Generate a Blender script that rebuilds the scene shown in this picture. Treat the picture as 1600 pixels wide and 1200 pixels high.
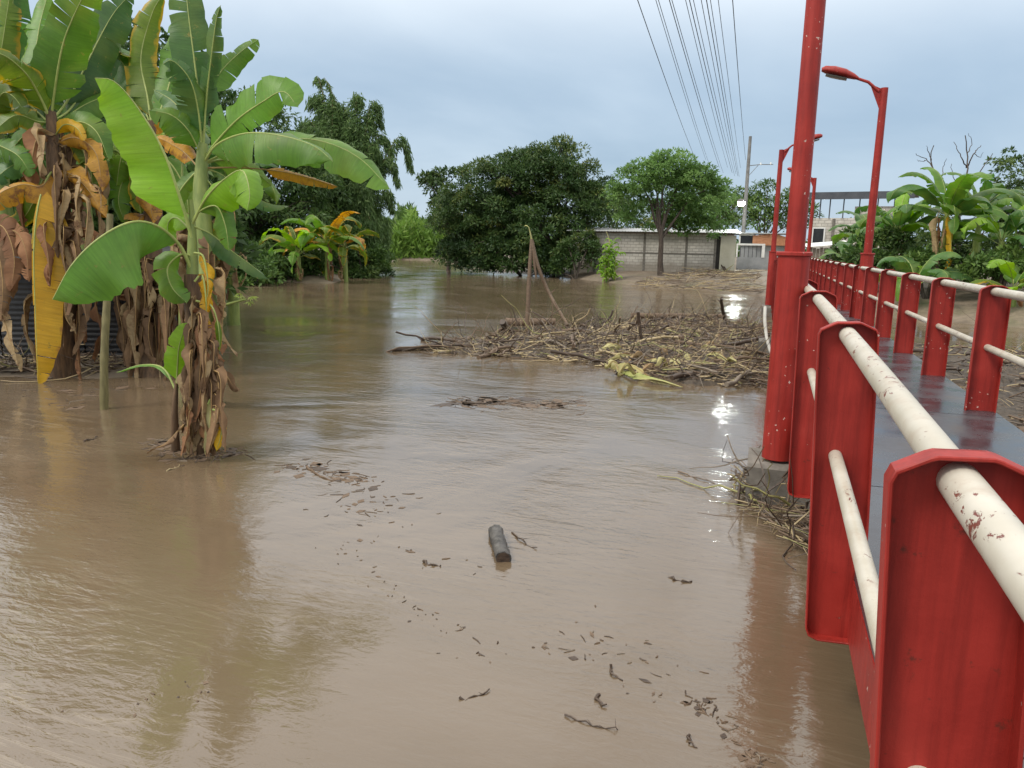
import bpy, math, random
import numpy as np
from mathutils import Matrix, Vector

for o in list(bpy.data.objects):
    bpy.data.objects.remove(o)
SC = bpy.context.scene
COL = SC.collection
PI = math.pi
R_ = math.radians

# ------------------------------------------------------------------ camera
FPX = 1180.0                                   # focal length in photo pixels (1600 wide)
YAW, PITCH, ROLL = R_(18.175), R_(10.375), R_(1.15)
CAM = np.array([0.0, 0.0, 2.1])                # metres above the flood water
CF = np.array([-math.sin(YAW) * math.cos(PITCH), math.cos(YAW) * math.cos(PITCH), -math.sin(PITCH)])
_r0 = np.array([math.cos(YAW), math.sin(YAW), 0.0])
_u0 = np.cross(_r0, CF)
CR = _r0 * math.cos(ROLL) + _u0 * math.sin(ROLL)
CU = _u0 * math.cos(ROLL) - _r0 * math.sin(ROLL)
cam_d = bpy.data.cameras.new('camera')
cam_d.sensor_width = 36.0
cam_d.lens = 36.0 * FPX / 1600.0
cam_d.clip_start = 0.05
cam_d.clip_end = 6000
cam = bpy.data.objects.new('camera', cam_d)
COL.objects.link(cam)
m = Matrix.Identity(4)
for i in range(3):
    m[i][0], m[i][1], m[i][2], m[i][3] = CR[i], CU[i], -CF[i], CAM[i]
cam.matrix_world = m
SC.camera = cam

# ------------------------------------------------------------------ sky, sun, exposure
SUN_EL, SUN_AZ = R_(50), R_(-135)               # azimuth from +Y, negative = towards -X
w = bpy.data.worlds.new('World')
SC.world = w
w.use_nodes = True
nt = w.node_tree
nt.nodes.clear()


def N(tree, kind, **kw):
    n = tree.nodes.new(kind)
    for k, v in kw.items():
        setattr(n, k, v)
    return n


def L(tree, a, b):
    tree.links.new(a, b)


out = N(nt, 'ShaderNodeOutputWorld')
bg = N(nt, 'ShaderNodeBackground')
bg.inputs['Strength'].default_value = 0.1
sky = N(nt, 'ShaderNodeTexSky', sky_type='NISHITA', sun_disc=False)
sky.sun_elevation = SUN_EL
sky.sun_rotation = SUN_AZ
sky.air_density = 1.0
sky.dust_density = 2.0
tc = N(nt, 'ShaderNodeTexCoord')
sep = N(nt, 'ShaderNodeSeparateXYZ')
L(nt, tc.outputs['Generated'], sep.inputs[0])
zc = N(nt, 'ShaderNodeMath', operation='MAXIMUM')
L(nt, sep.outputs['Z'], zc.inputs[0])
zc.inputs[1].default_value = 0.0
za = N(nt, 'ShaderNodeMath', operation='ADD')
L(nt, zc.outputs[0], za.inputs[0])
za.inputs[1].default_value = 0.35
dv = N(nt, 'ShaderNodeVectorMath', operation='DIVIDE')
cb = N(nt, 'ShaderNodeCombineXYZ')
for i in range(3):
    L(nt, za.outputs[0], cb.inputs[i])
L(nt, tc.outputs['Generated'], dv.inputs[0])
L(nt, cb.outputs[0], dv.inputs[1])
no = N(nt, 'ShaderNodeTexNoise')
no.inputs['Scale'].default_value = 1.1
no.inputs['Detail'].default_value = 7
no.inputs['Roughness'].default_value = 0.5
no.inputs['Distortion'].default_value = 0.5
L(nt, dv.outputs[0], no.inputs['Vector'])
rp = N(nt, 'ShaderNodeValToRGB')
rp.color_ramp.elements[0].position = 0.28
rp.color_ramp.elements[0].color = (2.15, 2.95, 3.85, 1)
rp.color_ramp.elements[1].position = 0.76
rp.color_ramp.elements[1].color = (4.0, 4.75, 5.45, 1)
L(nt, no.outputs['Fac'], rp.inputs[0])
# overcast deck grows brighter and whiter with height, as cloud layers do
zr = N(nt, 'ShaderNodeMapRange')
zr.inputs['From Min'].default_value = 0.19
zr.inputs['From Max'].default_value = 0.48
zr.interpolation_type = 'SMOOTHSTEP'
L(nt, zc.outputs[0], zr.inputs['Value'])
mz = N(nt, 'ShaderNodeMix', data_type='RGBA')
L(nt, zr.outputs[0], mz.inputs['Factor'])
L(nt, rp.outputs[0], mz.inputs['A'])
mz.inputs['B'].default_value = (10.2, 10.2, 10.0, 1)
mx = N(nt, 'ShaderNodeMix', data_type='RGBA')
mx.inputs['Factor'].default_value = 0.85
L(nt, sky.outputs[0], mx.inputs['A'])
L(nt, mz.outputs['Result'], mx.inputs['B'])
L(nt, mx.outputs['Result'], bg.inputs['Color'])
L(nt, bg.outputs[0], out.inputs[0])

sun_d = bpy.data.lights.new('sun', 'SUN')
sun_d.energy = 1.2
sun_d.angle = R_(14)
sun_d.color = (1.0, 0.95, 0.86)
sun = bpy.data.objects.new('sun', sun_d)
COL.objects.link(sun)
sdir = Vector((math.sin(SUN_AZ) * math.cos(SUN_EL), math.cos(SUN_AZ) * math.cos(SUN_EL), math.sin(SUN_EL)))
sun.rotation_euler = sdir.to_track_quat('Z', 'Y').to_euler()

SC.view_settings.view_transform = 'Standard'
SC.view_settings.look = 'None'
SC.view_settings.exposure = 0.80
SC.view_settings.gamma = 1.0
SC.view_settings.use_curve_mapping = False
SC.render.engine = 'CYCLES'
SC.cycles.use_denoising = True
SC.cycles.max_bounces = 6
SC.cycles.transparent_max_bounces = 4
SC.cycles.sample_clamp_indirect = 60.0


# ------------------------------------------------------------------ helpers
def ray(px, py):
    return CF + CR * (px - 800) / FPX - CU * (py - 600) / FPX


def at(px, py, d):
    return CAM + ray(px, py) * d


def onz(px, py, z=0.0):
    r = ray(px, py)
    return CAM + r * ((z - CAM[2]) / r[2])


def nrm(v):
    v = np.asarray(v, float)
    n = np.linalg.norm(v, axis=-1, keepdims=True)
    return v / np.maximum(n, 1e-9)


class MB:
    def __init__(s):
        s.v, s.f, s.mi, s.uv, s.n = [], [], [], [], 0

    def add(s, verts, faces, mi=0, uv=None):
        verts = np.asarray(verts, float)
        s.v.append(verts)
        s.uv.append(np.zeros((len(verts), 2)) if uv is None else np.asarray(uv, float))
        for f in faces:
            s.f.append([i + s.n for i in f])
            s.mi.append(mi)
        s.n += len(verts)

    def box(s, x0, x1, y0, y1, z0, z1, mi=0):
        v = [(x, y, z) for z in (z0, z1) for y in (y0, y1) for x in (x0, x1)]
        s.add(v, [(0, 2, 3, 1), (4, 5, 7, 6), (0, 1, 5, 4), (2, 6, 7, 3), (0, 4, 6, 2), (1, 3, 7, 5)], mi)

    def tube(s, pts, rad, seg=8, mi=0, cap=True, jit=0.0, rng=None):
        pts = np.asarray(pts, float)
        n = len(pts)
        rad = np.full(n, rad, float) if np.isscalar(rad) else np.asarray(rad, float)
        T = np.gradient(pts, axis=0)
        T = nrm(T)
        up = np.array([0, 0, 1.0]) if abs(T[0][2]) < 0.9 else np.array([1.0, 0, 0])
        V, U = [], []
        S = nrm(np.cross(T[0], up))
        acc = 0
        for i in range(n):
            S = nrm(S - T[i] * np.dot(S, T[i]))
            B = np.cross(T[i], S)
            if i:
                acc += np.linalg.norm(pts[i] - pts[i - 1])
            for k in range(seg):
                a = 2 * PI * k / seg
                r = rad[i] * (1 + (rng.uniform(-jit, jit) if jit else 0))
                V.append(pts[i] + (S * math.cos(a) + B * math.sin(a)) * r)
                U.append((k / seg, acc))
        F = []
        for i in range(n - 1):
            for k in range(seg):
                k2 = (k + 1) % seg
                F.append((i * seg + k, i * seg + k2, (i + 1) * seg + k2, (i + 1) * seg + k))
        if cap:
            F.append(tuple(range(seg - 1, -1, -1)))
            F.append(tuple((n - 1) * seg + k for k in range(seg)))
        s.add(V, F, mi, U)

    def grid(s, P, mi=0, uv=None, flip=False):
        P = np.asarray(P, float)
        a, b = P.shape[:2]
        F = []
        for i in range(a - 1):
            for j in range(b - 1):
                q = (i * b + j, i * b + j + 1, (i + 1) * b + j + 1, (i + 1) * b + j)
                F.append(q[::-1] if flip else q)
        s.add(P.reshape(-1, 3), F, mi, None if uv is None else np.asarray(uv).reshape(-1, 2))

    def prism(s, poly, y0, y1, mi=0):
        """poly of (x, z) extruded along y"""
        n = len(poly)
        v = [(x, y0, z) for x, z in poly] + [(x, y1, z) for x, z in poly]
        f = [tuple(range(n - 1, -1, -1)), tuple(range(n, 2 * n))]
        f += [(i, (i + 1) % n, n + (i + 1) % n, n + i) for i in range(n)]
        s.add(v, f, mi)

    def mesh(s, name, mats, smooth=None, off=(0, 0, 0)):
        me = bpy.data.meshes.new(name)
        V = np.concatenate(s.v) - np.asarray(off)
        me.from_pydata(V.tolist(), [], s.f)
        for mm in (mats if isinstance(mats, (list, tuple)) else [mats]):
            me.materials.append(mm)
        me.polygons.foreach_set('material_index', s.mi)
        uvl = me.uv_layers.new(name='UVMap')
        UV = np.concatenate(s.uv)
        li = np.empty(len(me.loops), np.int32)
        me.loops.foreach_get('vertex_index', li)
        uvl.data.foreach_set('uv', UV[li].astype(np.float32).ravel())
        if smooth is not None:
            me.shade_smooth()
            me.set_sharp_from_angle(angle=R_(smooth))
        me.update()
        return me

    def build(s, name, mats, parent=None, smooth=None, off=(0, 0, 0)):
        o = bpy.data.objects.new(name, s.mesh(name, mats, smooth, off))
        COL.objects.link(o)
        if parent is not None:
            o.parent = parent
        return o


def tag(o, label=None, cat=None, group=None, kind=None):
    if label:
        o['label'] = label
    if cat:
        o['category'] = cat
    if group:
        o['group'] = group
    if kind:
        o['kind'] = kind
    return o


def thing(name, label, cat, loc=(0, 0, 0), rz=0.0, group=None):
    o = bpy.data.objects.new(name, None)
    o.empty_display_size = 0.2
    COL.objects.link(o)
    o.location = tuple(float(c) for c in loc)
    o.rotation_euler = (0, 0, rz)
    return tag(o, label, cat, group)


def inst(name, me, parent=None, loc=(0, 0, 0), rot=(0, 0, 0), sc=(1, 1, 1)):
    o = bpy.data.objects.new(name, me)
    COL.objects.link(o)
    o.location = tuple(float(c) for c in loc)
    o.rotation_euler = rot
    o.scale = sc
    if parent is not None:
        o.parent = parent
    return o


# ------------------------------------------------------------------ materials
def newmat(name):
    mt = bpy.data.materials.new(name)
    mt.use_nodes = True
    t = mt.node_tree
    b = t.nodes['Principled BSDF']
    return mt, t, b


def noise(t, scale, detail=4, rough=0.55, vec=None, dist=0.0):
    n = N(t, 'ShaderNodeTexNoise')
    n.inputs['Scale'].default_value = scale
    n.inputs['Detail'].default_value = detail
    n.inputs['Roughness'].default_value = rough
    n.inputs['Distortion'].default_value = dist
    if vec is not None:
        L(t, vec, n.inputs['Vector'])
    return n


def ramp(t, fac, stops, interp='LINEAR'):
    r = N(t, 'ShaderNodeValToRGB')
    r.color_ramp.interpolation = interp
    e = r.color_ramp.elements
    while len(e) < len(stops):
        e.new(0.5)
    for i, (p, c) in enumerate(stops):
        e[i].position = p
        e[i].color = c if len(c) == 4 else (*c, 1)
    L(t, fac, r.inputs[0])
    return r


def mixc(t, fac, a, b, mode='MIX'):
    n = N(t, 'ShaderNodeMix', data_type='RGBA', blend_type=mode)
    for sock, val in (('Factor', fac), ('A', a), ('B', b)):
        if hasattr(val, 'is_output') or hasattr(val, 'links'):
            L(t, val, n.inputs[sock])
        else:
            n.inputs[sock].default_value = val if sock == 'Factor' else (*val, 1)
    return n.outputs['Result']


def mapping(t, scale=(1, 1, 1), rot=(0, 0, 0), src='Object'):
    c = N(t, 'ShaderNodeTexCoord')
    mp = N(t, 'ShaderNodeMapping')
    mp.inputs['Scale'].default_value = scale
    mp.inputs['Rotation'].default_value = rot
    L(t, c.outputs[src], mp.inputs['Vector'])
    return mp.outputs[0]


def bump(t, b, h, strength=0.3, dist=0.02, prev=None):
    n = N(t, 'ShaderNodeBump')
    n.inputs['Strength'].default_value = strength
    n.inputs['Distance'].default_value = dist
    L(t, h, n.inputs['Height'])
    if prev is not None:
        L(t, prev, n.inputs['Normal'])
    if b is not None:
        L(t, n.outputs[0], b.inputs['Normal'])
    return n.outputs[0]


def m_simple(name, c1, c2, scale=6, rough=0.6, bs=0.3, bd=0.01, sc=(1, 1, 1), spec=0.4, metal=0.0, detail=6):
    mt, t, b = newmat(name)
    v = mapping(t, sc)
    n = noise(t, scale, detail, 0.6, v)
    r = ramp(t, n.outputs['Fac'], [(0.3, c1), (0.7, c2)])
    L(t, r.outputs[0], b.inputs['Base Color'])
    b.inputs['Roughness'].default_value = rough
    b.inputs['Specular IOR Level'].default_value = spec
    b.inputs['Metallic'].default_value = metal
    bump(t, b, n.outputs['Fac'], bs, bd)
    return mt


def m_paint_red(name='red_paint'):
    mt, t, b = newmat(name)
    g = N(t, 'ShaderNodeNewGeometry').outputs['Position']
    big = noise(t, 3.2, 5, 0.6, g)
    mp = N(t, 'ShaderNodeMapping')
    mp.inputs['Scale'].default_value = (26, 26, 1.6)
    L(t, g, mp.inputs['Vector'])
    streak = noise(t, 1.0, 5, 0.65, mp.outputs[0])
    c = ramp(t, big.outputs['Fac'], [(0.25, (0.24, 0.018, 0.013)), (0.55, (0.325, 0.026, 0.018)), (0.8, (0.385, 0.042, 0.031))])
    s2 = ramp(t, streak.outputs['Fac'], [(0.42, (1, 1, 1)), (0.70, (0.50, 0.46, 0.44))])
    col = mixc(t, 0.7, c.outputs[0], s2.outputs[0], 'MULTIPLY')
    # small chips: bare pale primer and dark rust
    chip = noise(t, 34, 3, 0.5, g)
    chm = N(t, 'ShaderNodeMath', operation='MULTIPLY_ADD')
    cl = noise(t, 2.1, 3, 0.6, g)
    L(t, cl.outputs['Fac'], chm.inputs[0])
    chm.inputs[1].default_value = 0.5
    L(t, chip.outputs['Fac'], chm.inputs[2])
    cm = ramp(t, chm.outputs[0], [(0.985, (0, 0, 0)), (0.995, (1, 1, 1))])
    col = mixc(t, cm.outputs[0], col, (0.55, 0.40, 0.34))
    ru = noise(t, 17, 6, 0.7, g)
    rm = ramp(t, ru.outputs['Fac'], [(0.63, (0, 0, 0)), (0.70, (1, 1, 1))])
    col = mixc(t, rm.outputs[0], col, (0.13, 0.022, 0.014))
    L(t, col, b.inputs['Base Color'])
    rr = ramp(t, big.outputs['Fac'], [(0.3, (0.42,) * 3), (0.7, (0.62,) * 3)])
    L(t, rr.outputs[0], b.inputs['Roughness'])
    b.inputs['Specular IOR Level'].default_value = 0.32
    hb = noise(t, 60, 4, 0.6, g)
    bump(t, b, hb.outputs['Fac'], 0.18, 0.004)
    return mt


def m_paint_cream():
    mt, t, b = newmat('cream_pipe_paint')
    g = N(t, 'ShaderNodeNewGeometry').outputs['Position']
    big = noise(t, 5, 4, 0.6, g)
    c = ramp(t, big.outputs['Fac'], [(0.3, (0.41, 0.37, 0.29)), (0.7, (0.54, 0.50, 0.42))])
    mp = N(t, 'ShaderNodeMapping')
    mp.inputs['Scale'].default_value = (1.5, 0.8, 1.5)
    L(t, g, mp.inputs['Vector'])
    ch = noise(t, 22, 6, 0.72, mp.outputs[0], 0.6)
    ch2 = noise(t, 3.0, 2, 0.5, g)
    ad = N(t, 'ShaderNodeMath', operation='MULTIPLY_ADD')
    L(t, ch2.outputs['Fac'], ad.inputs[0])
    ad.inputs[1].default_value = 0.45
    L(t, ch.outputs['Fac'], ad.inputs[2])
    cm = ramp(t, ad.outputs[0], [(0.865, (0, 0, 0)), (0.885, (1, 1, 1))])
    col = mixc(t, cm.outputs[0], c.outputs[0], (0.17, 0.045, 0.03))
    st = noise(t, 9, 5, 0.7, g)
    sm = ramp(t, st.outputs['Fac'], [(0.52, (0, 0, 0)), (0.8, (0.7,) * 3)])
    col = mixc(t, sm.outputs[0], col, (0.36, 0.25, 0.17))
    L(t, col, b.inputs['Base Color'])
    b.inputs['Roughness'].default_value = 0.42
    iv = N(t, 'ShaderNodeMath', operation='SUBTRACT')
    iv.inputs[0].default_value = 1.0
    L(t, cm.outputs[0], iv.inputs[1])
    bump(t, b, iv.outputs[0], 0.5, 0.002)
    return mt


def m_leaf(name, c1, c2, edge=None, edge_w=0.3, trans=0.4, rough=0.42, veins=55, blotch=None):
    """thin leaf; uv.x across (0.5 on the midrib), uv.y along"""
    mt, t, b = newmat(name)
    uv = N(t, 'ShaderNodeTexCoord').outputs['UV']
    g = N(t, 'ShaderNodeNewGeometry').outputs['Position']
    sp = N(t, 'ShaderNodeSeparateXYZ')
    L(t, uv, sp.inputs[0])
    mp = N(t, 'ShaderNodeMapping')
    mp.inputs['Scale'].default_value = (1.5, veins, 1)
    L(t, uv, mp.inputs['Vector'])
    vn = noise(t, 1.0, 3, 0.6, mp.outputs[0])
    big = noise(t, 2.4, 4, 0.55, g)
    oi = N(t, 'ShaderNodeObjectInfo')
    r1 = ramp(t, big.outputs['Fac'], [(0.3, c1), (0.7, c2)])
    vr = ramp(t, vn.outputs['Fac'], [(0.25, (0.74,) * 3), (0.75, (1.14, 1.14, 1.1))])
    col = mixc(t, 0.8, r1.outputs[0], vr.outputs[0], 'MULTIPLY')
    hs = N(t, 'ShaderNodeHueSaturation')
    mr = N(t, 'ShaderNodeMapRange')
    mr.inputs['To Min'].default_value = 0.75
    mr.inputs['To Max'].default_value = 1.2
    L(t, oi.outputs['Random'], mr.inputs['Value'])
    L(t, mr.outputs[0], hs.inputs['Value'])
    L(t, col, hs.inputs['Color'])
    col = hs.outputs[0]
    if edge is not None:
        a = N(t, 'ShaderNodeMath', operation='SUBTRACT')
        L(t, sp.outputs['X'], a.inputs[0])
        a.inputs[1].default_value = 0.5
        ab = N(t, 'ShaderNodeMath', operation='ABSOLUTE')
        L(t, a.outputs[0], ab.inputs[0])
        n2 = noise(t, 6, 4, 0.6, g)
        ad = N(t, 'ShaderNodeMath', operation='MULTIPLY_ADD')
        L(t, n2.outputs['Fac'], ad.inputs[0])
        ad.inputs[1].default_value = 0.5
        L(t, ab.outputs[0], ad.inputs[2])
        em = ramp(t, ad.outputs[0], [(0.95 - edge_w, (0, 0, 0)), (1.05 - edge_w, (1, 1, 1))])
        col = mixc(t, em.outputs[0], col, edge)
    if blotch is None and rough < .6 and trans > .2:
        fk = noise(t, 11, 5, 0.7, g, .4)
        fm = ramp(t, fk.outputs['Fac'], [(0.62, (0, 0, 0)), (0.70, (.8,) * 3)])
        col = mixc(t, fm.outputs[0], col, (0.24, 0.20, 0.05))
        pk = noise(t, 1.3, 3, 0.5, g)
        pm = ramp(t, pk.outputs['Fac'], [(0.5, (0, 0, 0)), (0.75, (.45,) * 3)])
        col = mixc(t, pm.outputs[0], col, (0.26, 0.30, 0.05))
    if blotch is not None:
        n3 = noise(t, 5, 6, 0.7, g)
        bm = ramp(t, n3.outputs['Fac'], [(0.52, (0, 0, 0)), (0.62, (1, 1, 1))])
        col = mixc(t, bm.outputs[0], col, blotch)
    L(t, col, b.inputs['Base Color'])
    b.inputs['Roughness'].default_value = rough
    b.inputs['Specular IOR Level'].default_value = 0.35
    nb = bump(t, b, vn.outputs['Fac'], 0.35, 0.012)
    tr = N(t, 'ShaderNodeBsdfTranslucent')
    hs2 = N(t, 'ShaderNodeHueSaturation')
    hs2.inputs['Value'].default_value = 1.5
    hs2.inputs['Saturation'].default_value = 1.1
    L(t, col, hs2.inputs['Color'])
    L(t, hs2.outputs[0], tr.inputs['Color'])
    L(t, nb, tr.inputs['Normal'])
    ms = N(t, 'ShaderNodeMixShader')
    ms.inputs[0].default_value = trans
    L(t, b.outputs[0], ms.inputs[1])
    L(t, tr.outputs[0], ms.inputs[2])
    L(t, ms.outputs[0], t.nodes['Material Output'].inputs['Surface'])
    return mt


def m_foliage(name, stops, trans=0.3, rough=0.5):
    mt, t, b = newmat(name)
    a = N(t, 'ShaderNodeAttribute', attribute_name='tint')
    r = ramp(t, a.outputs['Fac'], stops)
    L(t, r.outputs[0], b.inputs['Base Color'])
    b.inputs['Roughness'].default_value = rough
    b.inputs['Specular IOR Level'].default_value = 0.3
    tr = N(t, 'ShaderNodeBsdfTranslucent')
    hs = N(t, 'ShaderNodeHueSaturation')
    hs.inputs['Value'].default_value = 1.4
    L(t, r.outputs[0], hs.inputs['Color'])
    L(t, hs.outputs[0], tr.inputs['Color'])
    ms = N(t, 'ShaderNodeMixShader')
    ms.inputs[0].default_value = trans
    L(t, b.outputs[0], ms.inputs[1])
    L(t, tr.outputs[0], ms.inputs[2])
    L(t, ms.outputs[0], t.nodes['Material Output'].inputs['Surface'])
    return mt


M = {}
M['red'] = m_paint_red()
M['cream'] = m_paint_cream()
M['midrib'] = m_simple('leaf_midrib', (0.22, 0.28, 0.06), (0.36, 0.40, 0.12), 8, 0.45, 0.1, 0.003)
M['midrib_dry'] = m_simple('dry_midrib', (0.22, 0.13, 0.05), (0.40, 0.26, 0.10), 8, 0.7, 0.2, 0.004)
M['leaf'] = m_leaf('banana_leaf_green', (0.085, 0.18, 0.024), (0.14, 0.28, 0.042))
M['leaf_bright'] = m_leaf('banana_leaf_bright', (0.17, 0.33, 0.025), (0.25, 0.43, 0.045), trans=0.42)
M['leaf_dark'] = m_leaf('banana_leaf_dark', (0.05, 0.125, 0.030), (0.09, 0.19, 0.045), trans=0.32)
M['leaf_old'] = m_leaf('banana_leaf_ageing', (0.10, 0.17, 0.02), (0.16, 0.23, 0.03), edge=(0.42, 0.28, 0.03), edge_w=0.35)
M['leaf_yellow'] = m_leaf('banana_leaf_yellow', (0.68, 0.37, 0.015), (0.78, 0.46, 0.03), edge=(0.36, 0.17, 0.03), edge_w=0.22, trans=0.35)
M['leaf_orange'] = m_leaf('banana_leaf_orange', (0.42, 0.20, 0.025), (0.55, 0.30, 0.04), blotch=(0.20, 0.09, 0.03), trans=0.3)
M['leaf_dry'] = m_leaf('banana_leaf_dry', (0.11, 0.062, 0.032), (0.24, 0.145, 0.075), trans=0.12, rough=0.8, veins=40)
M['leaf_straw'] = m_leaf('banana_leaf_straw', (0.26, 0.17, 0.085), (0.42, 0.31, 0.17), trans=0.15, rough=0.8, veins=40, blotch=(0.18, 0.10, 0.05))
M['leaf_rust'] = m_leaf('banana_leaf_rust', (0.19, 0.085, 0.04), (0.32, 0.16, 0.075), trans=0.15, rough=0.8, veins=40)
M['pale_scrap'] = m_leaf('banana_sheath_pale', (0.34, 0.30, 0.10), (0.50, 0.45, 0.22), trans=0.15, rough=0.5, veins=30)
M['stem'] = m_simple('banana_stem', (0.12, 0.17, 0.035), (0.24, 0.28, 0.07), 5, 0.5, 0.3, 0.01, (3, 3, 0.5))
M['stem_dry'] = m_simple('banana_stem_dry', (0.045, 0.028, 0.018), (0.17, 0.10, 0.05), 4, 0.8, 0.7, 0.02, (5, 5, 0.6))
M['bamboo_stake'] = m_simple('bamboo_stake', (0.10, 0.085, 0.03), (0.20, 0.17, 0.07), 6, 0.6, 0.3, 0.005, (4, 4, 0.7))
M['bark'] = m_simple('tree_bark', (0.035, 0.026, 0.02), (0.11, 0.085, 0.065), 5, 0.9, 0.8, 0.03, (3, 3, 0.8))
M['wood_dark'] = m_simple('wet_wood', (0.035, 0.024, 0.017), (0.10, 0.066, 0.043), 7, 0.5, 0.6, 0.01, (1, 8, 8))
M['wood_brown'] = m_simple('brown_driftwood', (0.085, 0.054, 0.033), (0.19, 0.128, 0.08), 7, 0.65, 0.6, 0.01, (1, 8, 8))
M['wood_grey'] = m_simple('grey_driftwood', (0.11, 0.088, 0.068), (0.26, 0.21, 0.155), 7, 0.7, 0.6, 0.01, (1, 8, 8))
M['wood_pale'] = m_simple('pale_cane', (0.27, 0.20, 0.10), (0.44, 0.35, 0.20), 7, 0.6, 0.4, 0.006, (1, 8, 8))
M['cane_green'] = m_simple('green_cane', (0.19, 0.19, 0.06), (0.33, 0.30, 0.12), 7, 0.55, 0.4, 0.006, (1, 8, 8))
M['log_grey'] = m_simple('wet_grey_log', (0.02, 0.018, 0.016), (0.13, 0.12, 0.108), 16, 0.6, 0.8, 0.012)
M['mudmat'] = m_simple('silt_and_leaf_litter', (0.022, 0.016, 0.011), (0.11, 0.082, 0.055), 9, 0.7, 1.0, 0.05)  # silt brown, taken darker to hold the shade in gaps between sticks
M['deck'] = None
M['concrete'] = m_simple('pier_concrete', (0.10, 0.09, 0.075), (0.22, 0.20, 0.17), 6, 0.85, 0.6, 0.02)
M['concrete_pale'] = m_simple('pale_concrete', (0.34, 0.32, 0.28), (0.47, 0.45, 0.40), 2, 0.85, 0.3, 0.02)
M['cable'] = m_simple('cable_black', (0.02, 0.02, 0.022), (0.035, 0.035, 0.04), 3, 0.6, 0.0)
M['zinc'] = m_simple('zinc_roof', (0.30, 0.30, 0.30), (0.46, 0.46, 0.45), 1.5, 0.5, 0.2, 0.02, metal=0.3)
M['zinc_dark'] = m_simple('dark_corrugated', (0.020, 0.021, 0.023), (0.06, 0.058, 0.056), 2.5, 0.55, 0.3, 0.01)
M['roof_dark'] = m_simple('dark_roof_edge', (0.05, 0.055, 0.065), (0.09, 0.095, 0.105), 2, 0.6, 0.1)
M['cream_wall'] = m_simple('cream_plaster', (0.46, 0.43, 0.32), (0.58, 0.55, 0.44), 1.5, 0.85, 0.2, 0.01)
M['grey_wall'] = m_simple('grey_plaster', (0.22, 0.23, 0.24), (0.33, 0.34, 0.35), 1.5, 0.85, 0.2, 0.01)
M['white'] = m_simple('white_frame', (0.6, 0.6, 0.58), (0.75, 0.75, 0.72), 3, 0.6, 0.05)
M['orange_wall'] = m_simple('orange_tiles', (0.36, 0.16, 0.08), (0.50, 0.24, 0.13), 4, 0.8, 0.3, 0.02)
M['dark_glass'] = m_simple('dark_window', (0.02, 0.022, 0.025), (0.04, 0.042, 0.045), 2, 0.15, 0.0)
M['dark_inside'] = m_simple('dark_interior', (0.02, 0.018, 0.016), (0.04, 0.036, 0.03), 2, 0.9, 0.0)  # near-black colour stands in for the unlit inside
M['pole_grey'] = m_simple('utility_pole_concrete', (0.13, 0.125, 0.12), (0.22, 0.21, 0.2), 4, 0.85, 0.2, 0.01)
M['lens'] = m_simple('lamp_lens', (0.16, 0.16, 0.15), (0.24, 0.24, 0.22), 9, 0.25, 0.0)


def m_deck():
    mt, t, b = newmat('wet_dark_deck')
    v = mapping(t)
    n = noise(t, 2.2, 5, 0.6, v)
    r = ramp(t, n.outputs['Fac'], [(0.3, (0.030, 0.030, 0.035)), (0.62, (0.062, 0.060, 0.066)), (0.8, (0.10, 0.085, 0.068))])
    L(t, r.outputs[0], b.inputs['Base Color'])
    rr = ramp(t, n.outputs['Fac'], [(0.35, (0.12,) * 3), (0.65, (0.42,) * 3)])
    L(t, rr.outputs[0], b.inputs['Roughness'])
    b.inputs['Specular IOR Level'].default_value = 0.42
    n2 = noise(t, 45, 4, 0.6, v)
    bump(t, b, n2.outputs['Fac'], 0.12, 0.004)
    return mt


M['deck'] = m_deck()


def m_block():
    mt, t, b = newmat('block_wall')
    v = mapping(t, (1, 1, 1), (R_(90), 0, 0))
    br = N(t, 'ShaderNodeTexBrick')
    br.inputs['Color1'].default_value = (0.47, 0.45, 0.41, 1)
    br.inputs['Color2'].default_value = (0.57, 0.545, 0.50, 1)
    br.inputs['Mortar'].default_value = (0.34, 0.32, 0.29, 1)
    br.inputs['Scale'].default_value = 1.0
    br.inputs['Brick Width'].default_value = 0.40
    br.inputs['Row Height'].default_value = 0.20
    br.inputs['Mortar Size'].default_value = 0.016
    L(t, v, br.inputs['Vector'])
    n = noise(t, 0.8, 6, 0.65, mapping(t))
    nr = ramp(t, n.outputs['Fac'], [(0.3, (0.72, 0.70, 0.66)), (0.65, (1.1, 1.08, 1.04))])
    col = mixc(t, 1.0, br.outputs['Color'], nr.outputs[0], 'MULTIPLY')
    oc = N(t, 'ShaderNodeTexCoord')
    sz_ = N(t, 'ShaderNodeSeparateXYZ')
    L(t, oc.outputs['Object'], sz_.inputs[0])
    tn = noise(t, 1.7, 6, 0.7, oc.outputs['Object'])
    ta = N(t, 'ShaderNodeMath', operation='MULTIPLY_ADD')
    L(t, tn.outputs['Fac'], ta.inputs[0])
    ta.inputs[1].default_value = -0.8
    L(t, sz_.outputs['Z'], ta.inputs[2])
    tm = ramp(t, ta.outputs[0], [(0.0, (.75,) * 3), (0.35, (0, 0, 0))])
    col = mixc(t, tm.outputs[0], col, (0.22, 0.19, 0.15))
    L(t, col, b.inputs['Base Color'])
    b.inputs['Roughness'].default_value = 0.9
    iv = N(t, 'ShaderNodeMath', operation='SUBTRACT')
    iv.inputs[0].default_value = 1
    L(t, br.outputs['Fac'], iv.inputs[1])
    bump(t, b, iv.outputs[0], 0.7, 0.02)
    return mt


M['block'] = m_block()


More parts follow.
